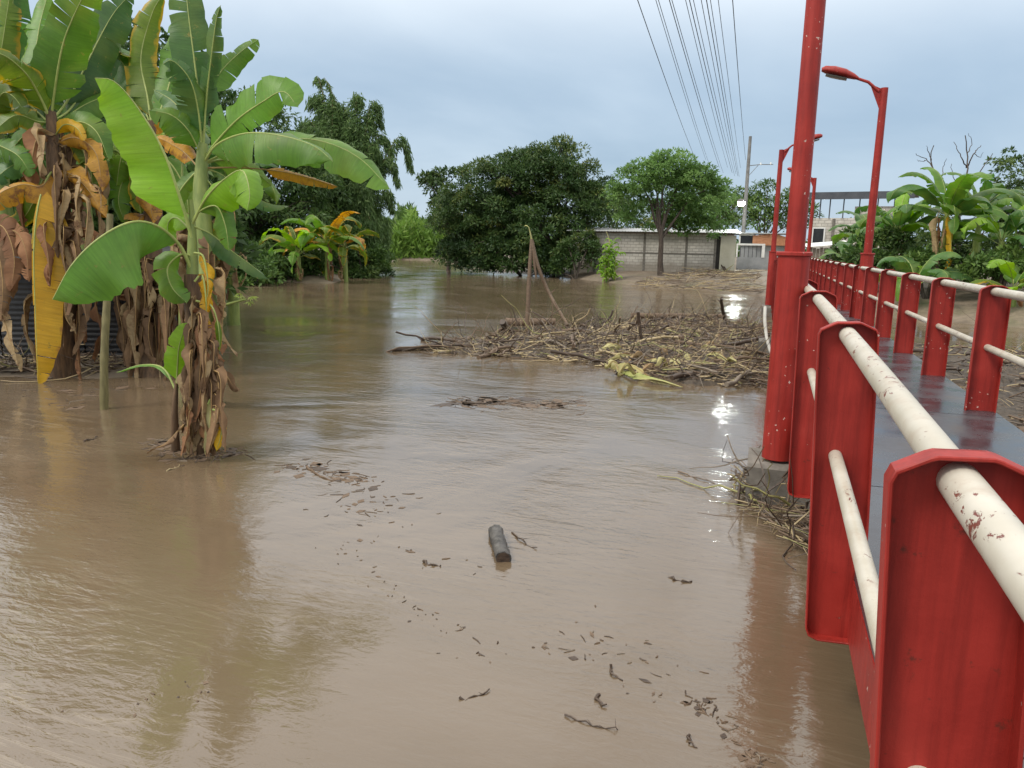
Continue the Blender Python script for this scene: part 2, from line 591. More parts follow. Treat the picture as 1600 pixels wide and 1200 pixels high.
def m_water():
    mt, t, b = newmat('flood_water')
    g = N(t, 'ShaderNodeNewGeometry').outputs['Position']

    def stretched(sx, sy, rz):
        mp = N(t, 'ShaderNodeMapping')
        mp.inputs['Rotation'].default_value = (0, 0, rz)
        mp.inputs['Scale'].default_value = (sx, sy, 1)
        L(t, g, mp.inputs['Vector'])
        return mp.outputs[0]
    # suspended silt: soft streaks along the current
    s1 = noise(t, 0.22, 6, 0.55, stretched(1, 2.2, R_(25)), 0.8)
    c = ramp(t, s1.outputs['Fac'], [(0.3, (0.112, 0.078, 0.044)), (0.5, (0.138, 0.098, 0.060)), (0.72, (0.162, 0.120, 0.078))])
    # scum and foam drawn out into thin lines by the current
    sc1 = noise(t, 1.1, 7, 0.62, stretched(.35, 3.2, R_(-32)), 1.6)
    sc2 = noise(t, 0.28, 3, 0.5, g)
    sm_ = N(t, 'ShaderNodeMath', operation='MULTIPLY')
    sr1 = ramp(t, sc1.outputs['Fac'], [(0.49, (0, 0, 0)), (0.515, (1, 1, 1)), (0.54, (0, 0, 0))])
    sr2 = ramp(t, sc2.outputs['Fac'], [(0.48, (0, 0, 0)), (0.66, (0.55,) * 3)])
    L(t, sr1.outputs[0], sm_.inputs[0])
    L(t, sr2.outputs[0], sm_.inputs[1])
    wc = mixc(t, sm_.outputs[0], c.outputs[0], (0.27, 0.215, 0.15))
    L(t, wc, b.inputs['Base Color'])
    b.inputs['IOR'].default_value = 1.55
    b.inputs['Specular IOR Level'].default_value = 0.7
    # calm and ruffled reaches
    calm = noise(t, 0.33, 3, 0.55, g, 1.2)
    cr = ramp(t, calm.outputs['Fac'], [(0.40, (0.10,) * 3), (0.62, (1, 1, 1))])
    rr = ramp(t, calm.outputs['Fac'], [(0.40, (0.07,) * 3), (0.62, (0.14,) * 3)])
    L(t, rr.outputs[0], b.inputs['Roughness'])
    n1 = noise(t, 0.55, 3, 0.5, stretched(1, 2.0, R_(20)), 0.6)
    n2 = noise(t, 2.6, 4, 0.55, stretched(0.7, 2.0, R_(20)), 0.8)
    n3 = noise(t, 13.0, 3, 0.6, stretched(0.7, 1.5, R_(28)), 0.5)
    mm = N(t, 'ShaderNodeMath', operation='MULTIPLY')
    L(t, n2.outputs['Fac'], mm.inputs[0])
    L(t, cr.outputs[0], mm.inputs[1])
    m3 = N(t, 'ShaderNodeMath', operation='MULTIPLY')
    cf = ramp(t, calm.outputs['Fac'], [(0.40, (0.24,) * 3), (0.62, (1, 1, 1))])
    L(t, n3.outputs['Fac'], m3.inputs[0])
    L(t, cf.outputs[0], m3.inputs[1])
    nb = bump(t, None, n1.outputs['Fac'], 0.14, 0.08)
    nb = bump(t, None, mm.outputs[0], 0.28, 0.040, nb)
    nb = bump(t, b, m3.outputs[0], 0.42, 0.012, nb)
    return mt


M['water'] = m_water()


def m_ground():
    mt, t, b = newmat('bank_soil')
    g = N(t, 'ShaderNodeNewGeometry').outputs['Position']
    n = noise(t, 0.5, 7, 0.6, g)
    n2 = noise(t, 5, 5, 0.6, g)
    r = ramp(t, n.outputs['Fac'], [(0.3, (0.13, 0.098, 0.066)), (0.5, (0.20, 0.155, 0.11)), (0.62, (0.15, 0.125, 0.075)), (0.75, (0.075, 0.09, 0.035))])
    r2 = ramp(t, n2.outputs['Fac'], [(0.3, (0.7,) * 3), (0.7, (1.1,) * 3)])
    L(t, mixc(t, 1.0, r.outputs[0], r2.outputs[0], 'MULTIPLY'), b.inputs['Base Color'])
    b.inputs['Roughness'].default_value = 0.75
    bump(t, b, n2.outputs['Fac'], 0.6, 0.06)
    return mt


M['ground'] = m_ground()
M['fol_mango'] = m_foliage('mango_foliage', [(0.0, (0.026, 0.056, 0.016)), (0.5, (0.052, 0.100, 0.025)), (0.9, (0.095, 0.140, 0.036)), (1.0, (0.16, 0.18, 0.045))], 0.28)
M['fol_light'] = m_foliage('light_foliage', [(0.0, (0.085, 0.16, 0.04)), (0.6, (0.14, 0.25, 0.065)), (1.0, (0.21, 0.33, 0.10))], 0.4)
M['fol_bamboo'] = m_foliage('bamboo_foliage', [(0.0, (0.06, 0.11, 0.036)), (0.6, (0.115, 0.19, 0.06)), (1.0, (0.19, 0.26, 0.09))], 0.42)
M['fol_bush'] = m_foliage('bush_foliage', [(0.0, (0.035, 0.075, 0.016)), (0.6, (0.075, 0.14, 0.028)), (1.0, (0.14, 0.21, 0.045))], 0.3)
M['fol_reed'] = m_foliage('reed_foliage', [(0.0, (0.10, 0.19, 0.03)), (0.6, (0.16, 0.27, 0.045)), (1.0, (0.25, 0.35, 0.08))], 0.35)
M['fol_dark'] = m_foliage('dark_foliage', [(0.0, (0.028, 0.060, 0.016)), (0.6, (0.062, 0.115, 0.028)), (1.0, (0.125, 0.18, 0.048))], 0.32)
M['fol_papaya'] = m_foliage('papaya_foliage', [(0.0, (0.17, 0.25, 0.04)), (1.0, (0.30, 0.37, 0.09))], 0.35)

# ------------------------------------------------------------------ setting: terrain and flood water
_riv_px = [(0, 588), (120, 592), (280, 585), (335, 470), (330, 447), (420, 440), (520, 443), (590, 418), (622, 406),
           (690, 408), (760, 422), (870, 432), (940, 440), (1010, 448), (1100, 452), (1190, 462)]
RIV = [tuple(onz(*p)[:2]) for p in _riv_px]
RIV = [(-60, -4.0), (-24, 4.5)] + RIV + [(1.5, 34), (3.6, 27.8), (7, 26.2), (14, 24.3), (60, 17), (60, -60), (-60, -60)]
RIV = np.array(RIV)


def river_sd(X, Y):
    """signed distance, negative inside the flooded river"""
    A = RIV
    B = np.roll(RIV, -1, axis=0)
    best = np.full(X.shape, 1e9)
    ins = np.zeros(X.shape, bool)
    for (ax, ay), (bx, by) in zip(A, B):
        ex, ey = bx - ax, by - ay
        t = np.clip(((X - ax) * ex + (Y - ay) * ey) / (ex * ex + ey * ey + 1e-12), 0, 1)
        best = np.minimum(best, np.hypot(X - ax - t * ex, Y - ay - t * ey))
        c = ((ay > Y) != (by > Y))
        with np.errstate(divide='ignore', invalid='ignore'):
            xi = ax + (Y - ay) * ex / (ey if ey != 0 else 1e-12)
        ins ^= c & (X < xi)
    return np.where(ins, -best, best)


def ground_h(X, Y):
    X = np.asarray(X, float)
    Y = np.asarray(Y, float)
    d = river_sd(X, Y)
    hb = np.where((X < -5) & (Y < 30), 0.45, np.where(X < 2, 0.62, 1.05))
    Ls = np.where((X < -5) & (Y < 30), 3.5, 2.6)
    wob = 0.10 * np.sin(X * 0.9 + 1.3 * np.sin(Y * 0.6)) * np.cos(Y * 0.8 + X * 0.3)
    h = hb * (1 - np.exp(-np.maximum(d, 0) / Ls)) + 0.03
    h = h + wob * np.clip(d / 1.5, 0, 1) * np.exp(-np.maximum(np.hypot(X, Y) - 60, 0) / 40)
    return np.where(d > 0, h, -np.minimum(0.35 * -d, 1.3) + 0.03 * np.exp(d * 3))


def gh(x, y):
    return float(ground_h(np.array([x]), np.array([y]))[0])


_c = np.concatenate([-np.geomspace(1500, 62, 14), np.linspace(-60, 40, 201), np.geomspace(42, 1500, 14)])
_d = np.concatenate([-np.geomspace(1500, 32, 10), np.linspace(-30, 110, 221), np.geomspace(113, 1800, 14)])
GX, GY = np.meshgrid(_c, _d, indexing='ij')
GZ = ground_h(GX, GY)
mb = MB()
mb.grid(np.stack([GX, GY, GZ], -1))
tag(mb.build('ground', M['ground'], smooth=60), kind='structure')

mb = MB()
mb.grid(np.stack(np.meshgrid(np.linspace(-120, 90, 12), np.linspace(-70, 140, 12), indexing='ij') + [np.zeros((12, 12))], -1))
tag(mb.build('river_water', M['water'], smooth=60), kind='structure')


# ------------------------------------------------------------------ footbridge
XL, XR = 0.345, 1.85
POST_Y0, POST_DY = 1.42, 1.972
DECK_Z = 0.775


def camber(y):
    return -0.097 * (max(0.0, 6.0 - y) / 5.0) ** 1.6


RAIL_Z, MID_Z = 1.80, 1.325
bridge = thing('footbridge', 'red steel footbridge with flat channel posts, cream pipe rails and wet dark deck', 'footbridge', (0, 0, 0))
Y_END = 39.6
# deck panels
yy = -5.0
k = 0
while yy < Y_END:
    y1 = min(yy + 2.42, Y_END)
    mb = MB()
    c0, c1 = camber(yy), camber(y1)
    gap = 0.006
    for xa, xb in ((0.47, 1.235), (1.243, 1.97)):
        v = [(x, y, DECK_Z + cz + dz) for dz in (-0.045, 0) for (y, cz) in ((yy + gap, c0), (y1 - gap, c1)) for x in (xa, xb)]
        mb.add(v, [(0, 2, 3, 1), (4, 5, 7, 6), (0, 1, 5, 4), (2, 6, 7, 3), (0, 4, 6, 2), (1, 3, 7, 5)])
    mb.build('deck_panel', M['deck'], bridge)
    yy = y1
    k += 1
# girders and cross ties
for xa, xb in ((0.465, 0.485), (1.955, 1.975)):
    mb = MB()
    ys = np.linspace(-5, Y_END, 40)
    P = []
    for y in ys:
        z1 = DECK_Z - 0.05 + camber(y)
        P.append([(xa, y, z1), (xb, y, z1), (xb, y, z1 - 0.26), (xa, y, z1 - 0.26), (xa, y, z1)])
    mb.grid(np.array(P), flip=True)
    mb.build('side_girder', M['red'], bridge)
    mb = MB()
    s = -1 if xa < 1 else 1
    P = []
    for y in ys:
        z1 = DECK_Z - 0.31 + camber(y)
        x0 = xa if s > 0 else xb
        P.append([(x0, y, z1), (x0 - s * 0.12, y, z1), (x0 - s * 0.12, y, z1 - 0.012), (x0, y, z1 - 0.012), (x0, y, z1)])
    mb.grid(np.array(P))
    mb.build('girder_flange', M['red'], bridge)
for i in range(20):
    y = POST_Y0 - 4 + i * POST_DY + 0.4
    mb = MB()
    mb.box(0.487, 1.953, y, y + 0.08, DECK_Z - 0.2 + camber(y), DECK_Z - 0.052 + camber(y))
    mb.build('cross_tie', M['red'], bridge)


def post_mesh(bottom, name):
    """channel post: web plate with an upstanding rim; rim opens towards -Y. origin at the rail centre"""
    hw = 0.116
    top = 0.053
    ch = 0.052
    cr = 0.05
    P = [(-hw, bottom + cr), (-hw + 0.012, bottom + 0.018), (-hw + cr, bottom), (hw - cr, bottom), (hw - 0.012, bottom + 0.018), (hw, bottom + cr),
         (hw, top - ch), (hw - 0.010, top - ch + 0.022), (hw - 0.062, top - 0.004), (hw - 0.075, top), (-hw + 0.075, top), (-hw + 0.062, top - 0.004), (-hw + 0.010, top - ch + 0.022), (-hw, top - ch)]
    P = np.array(P)
    web = MB()
    inner = P * np.array([0.965, 1.0])
    web.prism([tuple(p) for p in inner], 0.020, 0.026)
    # rim: closed ring of strip, 8 mm thick
    n = len(P)
    nx = np.roll(P, -1, 0) - np.roll(P, 1, 0)
    nn = np.stack([nx[:, 1], -nx[:, 0]], 1)
    nn /= np.linalg.norm(nn, axis=1)[:, None]
    I = P - nn * 0.008
    prof = []
    for i in range(n):
        a, b_ = P[i], I[i]
        e = a - nn[i] * 0.002
        e2 = b_ + nn[i] * 0.002
        prof.append([(e[0], -0.028, e[1]), (a[0], -0.026, a[1]), (a[0], 0.028, a[1]), (b_[0], 0.028, b_[1]), (b_[0], -0.026, b_[1]), (e2[0], -0.028, e2[1]), (e[0], -0.028, e[1])])
    prof.append(prof[0])
    rim = MB()
    rim.grid(np.array(prof))
    return web.mesh('web_plate', M['red']), rim.mesh('rim_flange', M['red'], smooth=35)


def rails(x, y0, y1, z, r, name, k=1.0):
    ys = np.arange(y0, y1 + 0.01, 0.35)
    mb_ = MB()
    mb_.tube([(x, y, z + k * camber(y)) for y in ys], r, 20 if y0 < 10 else 12)
    return mb_.build(name, M['cream'], bridge, smooth=50)


pl = post_mesh(-1.36, 'post_long')
ps = post_mesh(-1.09, 'post_short')
for i in range(-2, 20):
    y = POST_Y0 + i * POST_DY
    z = RAIL_Z + camber(y)
    lean = R_({-2: 3.0, -1: 3.2, 0: 3.2, 1: 2.6, 2: 1.3, 3: 0.8}.get(i, 0.3))
    po = bpy.data.objects.new('rail_post', pl[0])
    COL.objects.link(po)
    po.parent = bridge
    po.location = (XL, y, z)
    po.rotation_euler = (0, -lean, 0)
    ro = bpy.data.objects.new('rim_flange', pl[1])
    COL.objects.link(ro)
    ro.parent = po
    if i >= 0:
        po = bpy.data.objects.new('rail_post', ps[0])
        COL.objects.link(po)
        po.parent = bridge
        po.location = (XR, y, z)
        ro = bpy.data.objects.new('rim_flange', ps[1])
        COL.objects.link(ro)
        ro.parent = po
rails(XL, -3.2, Y_END, RAIL_Z - .002, 0.0345, 'handrail')
rails(XR, 0.5, Y_END, RAIL_Z, 0.036, 'handrail')
rails(XL, -3.2, Y_END, MID_Z - .012, 0.028, 'mid_rail', 2.15)
rails(XR, 0.5, Y_END, MID_Z, 0.029, 'mid_rail')

# concrete piers the bridge stands on
pier_lab = ['wet grey concrete pier block under the nearest lamp pole', 'dark concrete pier under the bridge behind the driftwood raft',
            'far concrete pier under the bridge past the driftwood raft']
for j, y in enumerate((6.75, 16.3, 26.2)):
    mb = MB()
    z1 = 0.33
    rng = random.Random(j)
    xs = np.linspace(-0.02, 2.3, 9)
    prof = []
    for yv, zv in ((y - 0.32, -0.6), (y - 0.30, z1 - 0.03), (y - 0.27, z1), (y + 0.27, z1), (y + 0.30, z1 - 0.03), (y + 0.32, -0.6)):
        prof.append([(x, yv + rng.uniform(-.012, .012), zv + rng.uniform(-.012, .012)) for x in xs])
    mb.grid(np.array(prof), flip=True)
    for x, fl in ((xs[0], 0), (xs[-1], 1)):
        kx = 0 if fl == 0 else -1
        v = [p[kx] for p in prof]
        mb.add(v, [tuple(range(len(v)))[::1 if fl else -1]])
    mb.box(0.20, 2.1, y - 0.1, y + 0.1, z1 - 0.01, 0.46)
    tag(mb.build('bridge_pier', M['concrete'], smooth=40), pier_lab[j], 'pier', 'concrete piers under the footbridge')


# ------------------------------------------------------------------ street lamps on the bridge
def street_lamp(x, y, side, label, top=5.25, zb=0.36, seg=20):
    """side +1: the arm reaches towards +X"""
    t = thing('street_lamp', label, 'street lamp', (x, y, zb), 0, 'red street lamps along the footbridge')
    cz = 2.06
    mb_ = MB()
    mb_.tube([(0, 0, 0), (0, 0, cz - zb)], 0.125, seg)
    mb_.build('base_sleeve', M['red'], t, smooth=40)
    mb_ = MB()
    mb_.tube([(0, 0, cz - zb), (0, 0, cz - zb + 0.008), (0, 0, cz - zb + 0.03), (0, 0, cz - zb + 0.038)], [0.13, 0.142, 0.142, 0.13], seg)
    mb_.build('collar', M['red'], t, smooth=30)
    mb_ = MB()
    mb_.tube([(0, 0, cz - zb + 0.038), (0, 0, (top + cz) / 2 - zb), (0, 0, top - zb)], [0.078, 0.074, 0.068], seg)
    mb_.build('pole', M['red'], t, smooth=40)
    s = side
    ax = np.array([(0, 0, top - 0.30), (0.10 * s, 0, top - 0.06), (0.30 * s, 0, top + 0.12), (0.62 * s, 0, top + 0.24)]) - (0, 0, zb)
    mb_ = MB()
    mb_.tube(ax[1:], [0.032, 0.028, 0.026], 10)
    # gusset plate in the angle between pole and arm
    mb_.prism([(0.05 * s, top - zb - 0.42), (0.27 * s, top - zb + 0.09), (0.06 * s, top - zb - 0.01)][::s], -0.006, 0.006)
    mb_.build('arm', M['red'], t, smooth=40)
    # cobra head: lofted, wider in the middle, flat below
    secs = [(0.48, 0.03, 0.035, 0.19), (0.56, 0.075, 0.075, 0.215), (0.72, 0.135, 0.115, 0.27), (0.92, 0.150, 0.12, 0.325), (1.10, 0.125, 0.095, 0.365), (1.17, 0.06, 0.05, 0.38)]
    P = []
    for (u, hw, hh, zc_) in secs:
        ring = []
        for a in np.linspace(0, 2 * PI, 17):
            cx, sz = math.cos(a), math.sin(a)
            zz = sz * hh if sz > 0 else sz * hh * 0.45
            ring.append((u * s, cx * hw, top - zb + zc_ + zz))
        P.append(ring)
    mb_ = MB()
    mb_.grid(np.array(P), flip=(s > 0))
    for kx in (0, -1):
        mb_.add(P[kx][:-1], [tuple(range(16))])
    h = mb_.build('lamp_head', M['red'], t, smooth=50)
    mb_ = MB()
    P = []
    for u, hw, zc_ in ((0.70, 0.10, 0.20), (0.82, 0.118, 0.225), (0.98, 0.118, 0.265), (1.09, 0.09, 0.30)):
        P.append([(u * s, hw * math.cos(a), top - zb + zc_ - 0.035 * math.sin(a)) for a in np.linspace(0, PI, 9)])
    mb_.grid(np.array(P))
    mb_.build('lens', M['lens'], h, smooth=60)
    return t


street_lamp(0.215, 6.66, 1, 'tall red lamp pole nearest the viewer, running out of the top of the picture', seg=28)
street_lamp(1.93, 16.9, -1, 'red street lamp whose cobra head reaches over the bridge from the far railing')
street_lamp(0.20, 26.2, 1, 'second red street lamp on the water side, partly behind the nearest pole')
street_lamp(1.75, 36.2, -1, 'smallest farthest red street lamp on the bridge, just past the thick pole')


# ------------------------------------------------------------------ banana leaves
def crsample(P, n):
    """Catmull-Rom through P, n samples equally spaced along the arc"""
    P = np.asarray(P, float)
    Q = np.vstack([2 * P[0] - P[1], P, 2 * P[-1] - P[-2]])
    pts = []
    for i in range(len(P) - 1):
        p0, p1, p2, p3 = Q[i:i + 4]
        for u in np.linspace(0, 1, 12, endpoint=False):
            pts.append(0.5 * (2 * p1 + (p2 - p0) * u + (2 * p0 - 5 * p1 + 4 * p2 - p3) * u * u + (3 * p1 - p0 - 3 * p2 + p3) * u ** 3))
    pts.append(P[-1])
    pts = np.array(pts)
    s = np.concatenate([[0], np.cumsum(np.linalg.norm(np.diff(pts, axis=0), axis=1))])
    q = np.linspace(0, s[-1], n)
    return np.stack([np.interp(q, s, pts[:, k]) for k in range(3)], 1), s[-1]


def leaf_mesh(spine, wl, wr, nh, seed, foldl=0.25, foldr=0.25, droop=0.5, tears=3, t0=0.1, crumple=0.0, wav=0.06, rib=0.012, nt=26, nu=5, gap=0.10, nh_end=None):
    """banana leaf blade with torn side strips and a midrib; returns MB (mat 0 blade, mat 1 midrib)"""
    rng = random.Random(seed)
    P, ln = crsample(spine, nt)
    T = nrm(np.gradient(P, axis=0))
    nh0 = nrm(np.asarray(nh, float))
    nh1 = nh0 if nh_end is None else nrm(np.asarray(nh_end, float))
    tt = np.linspace(0, 1, nt)
    NH = nh0[None] * (1 - tt[:, None]) + nh1[None] * tt[:, None]
    S = nrm(np.cross(T, NH))
    Nn = np.cross(S, T)
    mb_ = MB()

    def interp(A, t):
        x = np.clip(t, 0, 1) * (nt - 1)
        i = np.minimum(x.astype(int), nt - 2)
        f = (x - i)[:, None]
        return A[i] * (1 - f) + A[i + 1] * f
    ph = [rng.uniform(0, 6.28) for _ in range(8)]
    for side, W, fold in ((-1, wl, foldl), (1, wr, foldr)):
        if W <= 0:
            continue
        cuts = sorted(rng.uniform(t0 + 0.08, 0.96) for _ in range(tears))
        b = [t0] + cuts + [1.0]
        for a0, a1 in zip(b[:-1], b[1:]):
            if a1 - a0 < 0.012:
                continue
            m_ = max(3, int(round((a1 - a0) * 26)))
            ts = np.linspace(a0, a1, m_)
            dl = rng.gauss(0, 0.2) if tears else 0
            gp = gap * rng.choice([.15, .3, .6, 1.0, 1.8])
            lf = 1 - abs(rng.gauss(0, 0.05)) if tears else 1
            prev = interp(P, ts)
            Sx, Nx, Tx = interp(S, ts), interp(Nn, ts), interp(T, ts)
            sv = np.clip((ts - t0) / (1 - t0), 0, 1)
            wv = W * np.minimum(1, (sv / 0.14 + 0.02)) ** 0.6 * np.maximum(1 - sv ** 3.6, 0) ** 0.62 * lf * (1 + .035 * np.sin(ts * 61 + ph[5]) + .03 * np.sin(ts * 23 + ph[6]))
            rows = [prev + Nx * 0.002]
            tm = 0.5 * (a0 + a1)
            for ku in range(1, nu + 1):
                u = ku / nu
                th = fold + droop * u ** 1.5 + dl * u + wav * 3 * np.sin(ts * 14 + ph[0] + side) * u + wav * 2 * np.sin(ts * 29 + ph[1]) * u
                step = (Sx * side * np.cos(th)[:, None] - Nx * np.sin(th)[:, None]) * (wv / nu)[:, None]
                step = step + Tx * (wv / nu)[:, None] * 0.22
                prev = prev + step
                q = prev.copy()
                if tears:
                    q = q - Tx * ((ts - tm) * ln * gp * u ** 1.6)[:, None]
                if crumple:
                    q = q + (np.sin(ts * 9 + ph[2] + 3 * u)[:, None] * Nx + np.sin(ts * 13 + ph[3] + 4 * u)[:, None] * Sx + np.sin(ts * 7 + 3 * u + ph[4])[:, None] * Tx) * crumple * u
                rows.append(q)
            G = np.stack(rows, 1)
            UVg = np.stack(np.broadcast_arrays(0.5 + side * 0.5 * np.linspace(0, 1, nu + 1)[None, :], ts[:, None] * max(ln, 0.3) / 2), -1)
            mb_.grid(G, 0, UVg, flip=(side > 0))
    rr = rib * (1 - 0.85 * tt)
    mb_.tube(P - Nn * (rr * 0.3)[:, None], rr, 6, 1)
    return mb_


TOWARD = nrm(CAM - np.array([-7, 9, 2.0]))          # from the left bank towards the viewer
UPV = np.array([0, 0, 1.0])


def px_leaf(parent, base, pts, d, wl, wr, mat, seed, nh=None, ribmat=None, **kw):
    """leaf whose midrib runs through the given places; d = distance per point (m)"""
    n = len(pts)
    dd = [d] * n if np.isscalar(d) else d
    sp = [at(p[0], p[1], q) for p, q in zip(pts, dd)]
    sc = np.mean(dd) / FPX
    nh = TOWARD if nh is None else nh
    mb_ = leaf_mesh(sp, wl * sc, wr * sc, nh, seed, **kw)
    dry = mat in ('leaf_dry', 'leaf_straw', 'leaf_rust', 'leaf_orange')
    return mb_.build('leaf', [M[mat], M[ribmat or ('midrib_dry' if dry else 'midrib')]], parent, smooth=75, off=base)


def stem_tube(parent, base, pts, rad, mat, name='stem', seg=12, jit=0.06, seed=0):
    P, _ = crsample(pts, 16)
    rr = np.interp(np.linspace(0, 1, 16), np.linspace(0, 1, len(rad)), rad)
    mb_ = MB()
    mb_.tube(P, rr, seg, jit=jit, rng=random.Random(seed))
    return mb_.build(name, M[mat], parent, smooth=60, off=base)


def dead_skirt(parent, base, foot, top, n, seed, r=0.12, ln=(0.7, 1.3), mats=('leaf_dry', 'leaf_straw', 'leaf_rust'), w=0.12):
    """dry leaves folded down against the stem between foot and top"""
    rng = random.Random(seed)
    foot, top = np.asarray(foot), np.asarray(top)
    for i in range(n):
        f = rng.uniform(0.25, 1.0)
        p = foot + (top - foot) * f
        a = rng.uniform(0, 2 * PI)
        dv_ = np.array([math.cos(a), math.sin(a), 0])
        l = rng.uniform(*ln)
        l = min(l, max(0.25, p[2] - foot[2] + 0.02))
        o1, o2 = rng.uniform(0.05, 0.25), rng.uniform(0.02, 0.3)
        tw = np.array([-dv_[1], dv_[0], 0]) * rng.uniform(-.18, .18)
        sp = [p + dv_ * r * 0.7, p + dv_ * (r + o1) + UPV * rng.uniform(-.02, .09), p + dv_ * (r + o1 + .02) - UPV * l * 0.5 + tw * .5, p + dv_ * (r + o2) - UPV * l + tw]
        wd = w * rng.uniform(0.6, 1.5)
        mb_ = leaf_mesh(sp, wd, wd, dv_ + UPV * 0.3, rng.random(), foldl=rng.uniform(.5, 1.3), foldr=rng.uniform(.5, 1.3), droop=0.8, tears=5, crumple=0.045, wav=0.12, t0=0.06, rib=0.009, nt=14, nu=4, gap=.3)
        mb_.build('dry_leaf', [M[rng.choice(mats)], M['midrib_dry']], parent, smooth=75, off=base)


def arch_leaf(parent, base, org, az, el, ln, w, mat, seed, droop_arch=1.0, **kw):
    """leaf that springs from org, rises at el and bends over under its weight"""
    rng = random.Random(seed)
    dh = np.array([math.cos(az), math.sin(az), 0])
    pts = [np.asarray(org, float)]
    a = el
    n = 7
    for i in range(n):
        pts.append(pts[-1] + (dh * math.cos(a) + UPV * math.sin(a)) * ln / n)
        a -= droop_arch * (0.10 + 0.09 * i)
        a = max(a, -1.45)
    nh = UPV * 0.9 + dh * -0.35 + np.array([rng.uniform(-.35, .35), rng.uniform(-.35, .35), 0])
    mb_ = leaf_mesh(pts, w, w, nh, seed, **kw)
    dry = mat in ('leaf_dry', 'leaf_straw', 'leaf_rust', 'leaf_orange')
    return mb_.build('leaf', [M[mat], M['midrib_dry' if dry else 'midrib']], parent, smooth=75, off=base)


def banana(base, h, nl, ll, seed, label, mats, dead=6, lean=(0, 0), group='banana plants', r=0.11, el=(0.5, 1.35), lw=0.24, nt=20):
    rng = random.Random(seed)
    base = np.asarray(base, float)
    t = thing('banana_plant', label, 'banana plant', base, 0, group)
    top = base + np.array([lean[0], lean[1], h])
    stem_tube(t, base, [base - UPV * 0.3, base + (top - base) * 0.5 + np.array([lean[0] * -.1, 0, 0]), top], [r * 1.25, r, r * 0.6], 'stem', 'stem', 10, seed=seed)
    a0 = rng.uniform(0, 6.28)
    for i in range(nl):
        az = a0 + i * 2.4 + rng.uniform(-.3, .3)
        e = el[0] + (el[1] - el[0]) * ((i + .5) / nl) + rng.uniform(-.1, .1)
        l = ll * rng.uniform(0.8, 1.1)
        mm = mats[int(rng.random() * len(mats))]
        arch_leaf(t, base, top - UPV * rng.uniform(0, .25) * (1 - i / nl), az, e, l, lw * rng.uniform(.85, 1.15), mm, rng.random(), rng.uniform(.7, 1.25), tears=rng.choice([0, 3, 6, 10]),
                  foldl=rng.uniform(-.1, .5), foldr=rng.uniform(-.1, .5), droop=rng.uniform(.2, .7), t0=.14, rib=.016, nt=nt, nu=4)
    if dead:
        dead_skirt(t, base, base, top, dead, seed + 5, r, (0.6, 1.4))
    return t


# --- banana plant standing in the water, in front
d1 = 7.54
B1 = onz(308, 706)
p1 = thing('banana_plant', 'young banana plant standing alone in the water with a broad bright upright leaf', 'banana plant', B1, 0, 'banana plants on the flooded bank')
S1 = [B1 - UPV * .3, at(309, 620, d1), at(303, 520, d1), at(301, 430, d1), at(300, 345, d1), at(303, 300, d1)]
stem_tube(p1, B1, S1[:4], [.115, .105, .09, .075], 'stem_dry', 'lower_stem', 12, .14, 3)
stem_tube(p1, B1, [at(303, 545, d1), at(301, 430, d1), at(300, 345, d1 - .02), at(298, 312, d1 - .04)], [.075, .07, .05, .02], 'stem', 'upper_stem', 12, .03, 4)
sh = TOWARD
px_leaf(p1, B1, [(300, 372), (284, 318), (254, 234), (214, 167), (178, 127), (148, 122)], [7.5, 7.42, 7.3, 7.2, 7.1, 7.05], 62, 52, 'leaf_bright', 11, nh=sh + UPV * .25, foldl=.05, foldr=1.5, droop=.25, tears=0, t0=.12, wav=.04, rib=.02, nt=34, nu=7)
px_leaf(p1, B1, [(299, 420), (280, 382), (246, 353), (205, 347), (155, 372), (112, 414), (82, 468)], [7.5, 7.4, 7.2, 7.0, 6.85, 6.75, 6.7], 92, 60, 'leaf', 12, nh=sh + UPV * .55, foldl=.15, foldr=1.9, droop=.25, tears=0, t0=.16, wav=.05, rib=.02, nt=34, nu=7)
px_leaf(p1, B1, [(300, 350), (320, 312), (348, 282), (378, 266), (390, 300), (386, 330)], [7.5, 7.4, 7.25, 7.1, 7.0, 6.98], 34, 46, 'leaf_bright', 13, nh=UPV * .7 + sh * .8, foldl=.3, foldr=.5, droop=.5, tears=1, t0=.12, rib=.015)
px_leaf(p1, B1, [(300, 352), (330, 366), (362, 392), (395, 416), (420, 437)], [7.5, 7.6, 7.7, 7.8, 7.85], 20, 24, 'leaf_dark', 14, nh=UPV + sh * .3, foldl=.3, foldr=.4, droop=.5, tears=2, t0=.1)
px_leaf(p1, B1, [(301, 400), (282, 398), (262, 418), (268, 448), (292, 474)], [7.5, 7.45, 7.4, 7.38, 7.38], 26, 30, 'leaf', 15, nh=sh, foldl=.4, foldr=.5, droop=.4, tears=1, t0=.14)
px_leaf(p1, B1, [(300, 345), (312, 330), (338, 322), (352, 352), (358, 392)], [7.5, 7.45, 7.4, 7.4, 7.4], 22, 26, 'leaf', 215, nh=sh + UPV * .3, foldl=.3, foldr=.6, droop=.6, tears=1, t0=.15)
px_leaf(p1, B1, [(299, 360), (275, 340), (262, 352), (266, 385)], [7.5, 7.6, 7.65, 7.65], 18, 20, 'leaf_bright', 216, nh=sh + UPV * .3, tears=0)
px_leaf(p1, B1, [(303, 395), (318, 402), (325, 450), (318, 505)], 7.42, 8, 9, 'leaf_yellow', 16, tears=2, crumple=.03)
px_leaf(p1, B1, [(304, 440), (316, 430), (322, 470), (323, 522)], 7.4, 7, 8, 'leaf_yellow', 17, tears=3, crumple=.03)
px_leaf(p1, B1, [(306, 470), (330, 478), (341, 510), (343, 548)], 7.42, 5, 6, 'leaf_old', 18, tears=0, t0=.5)
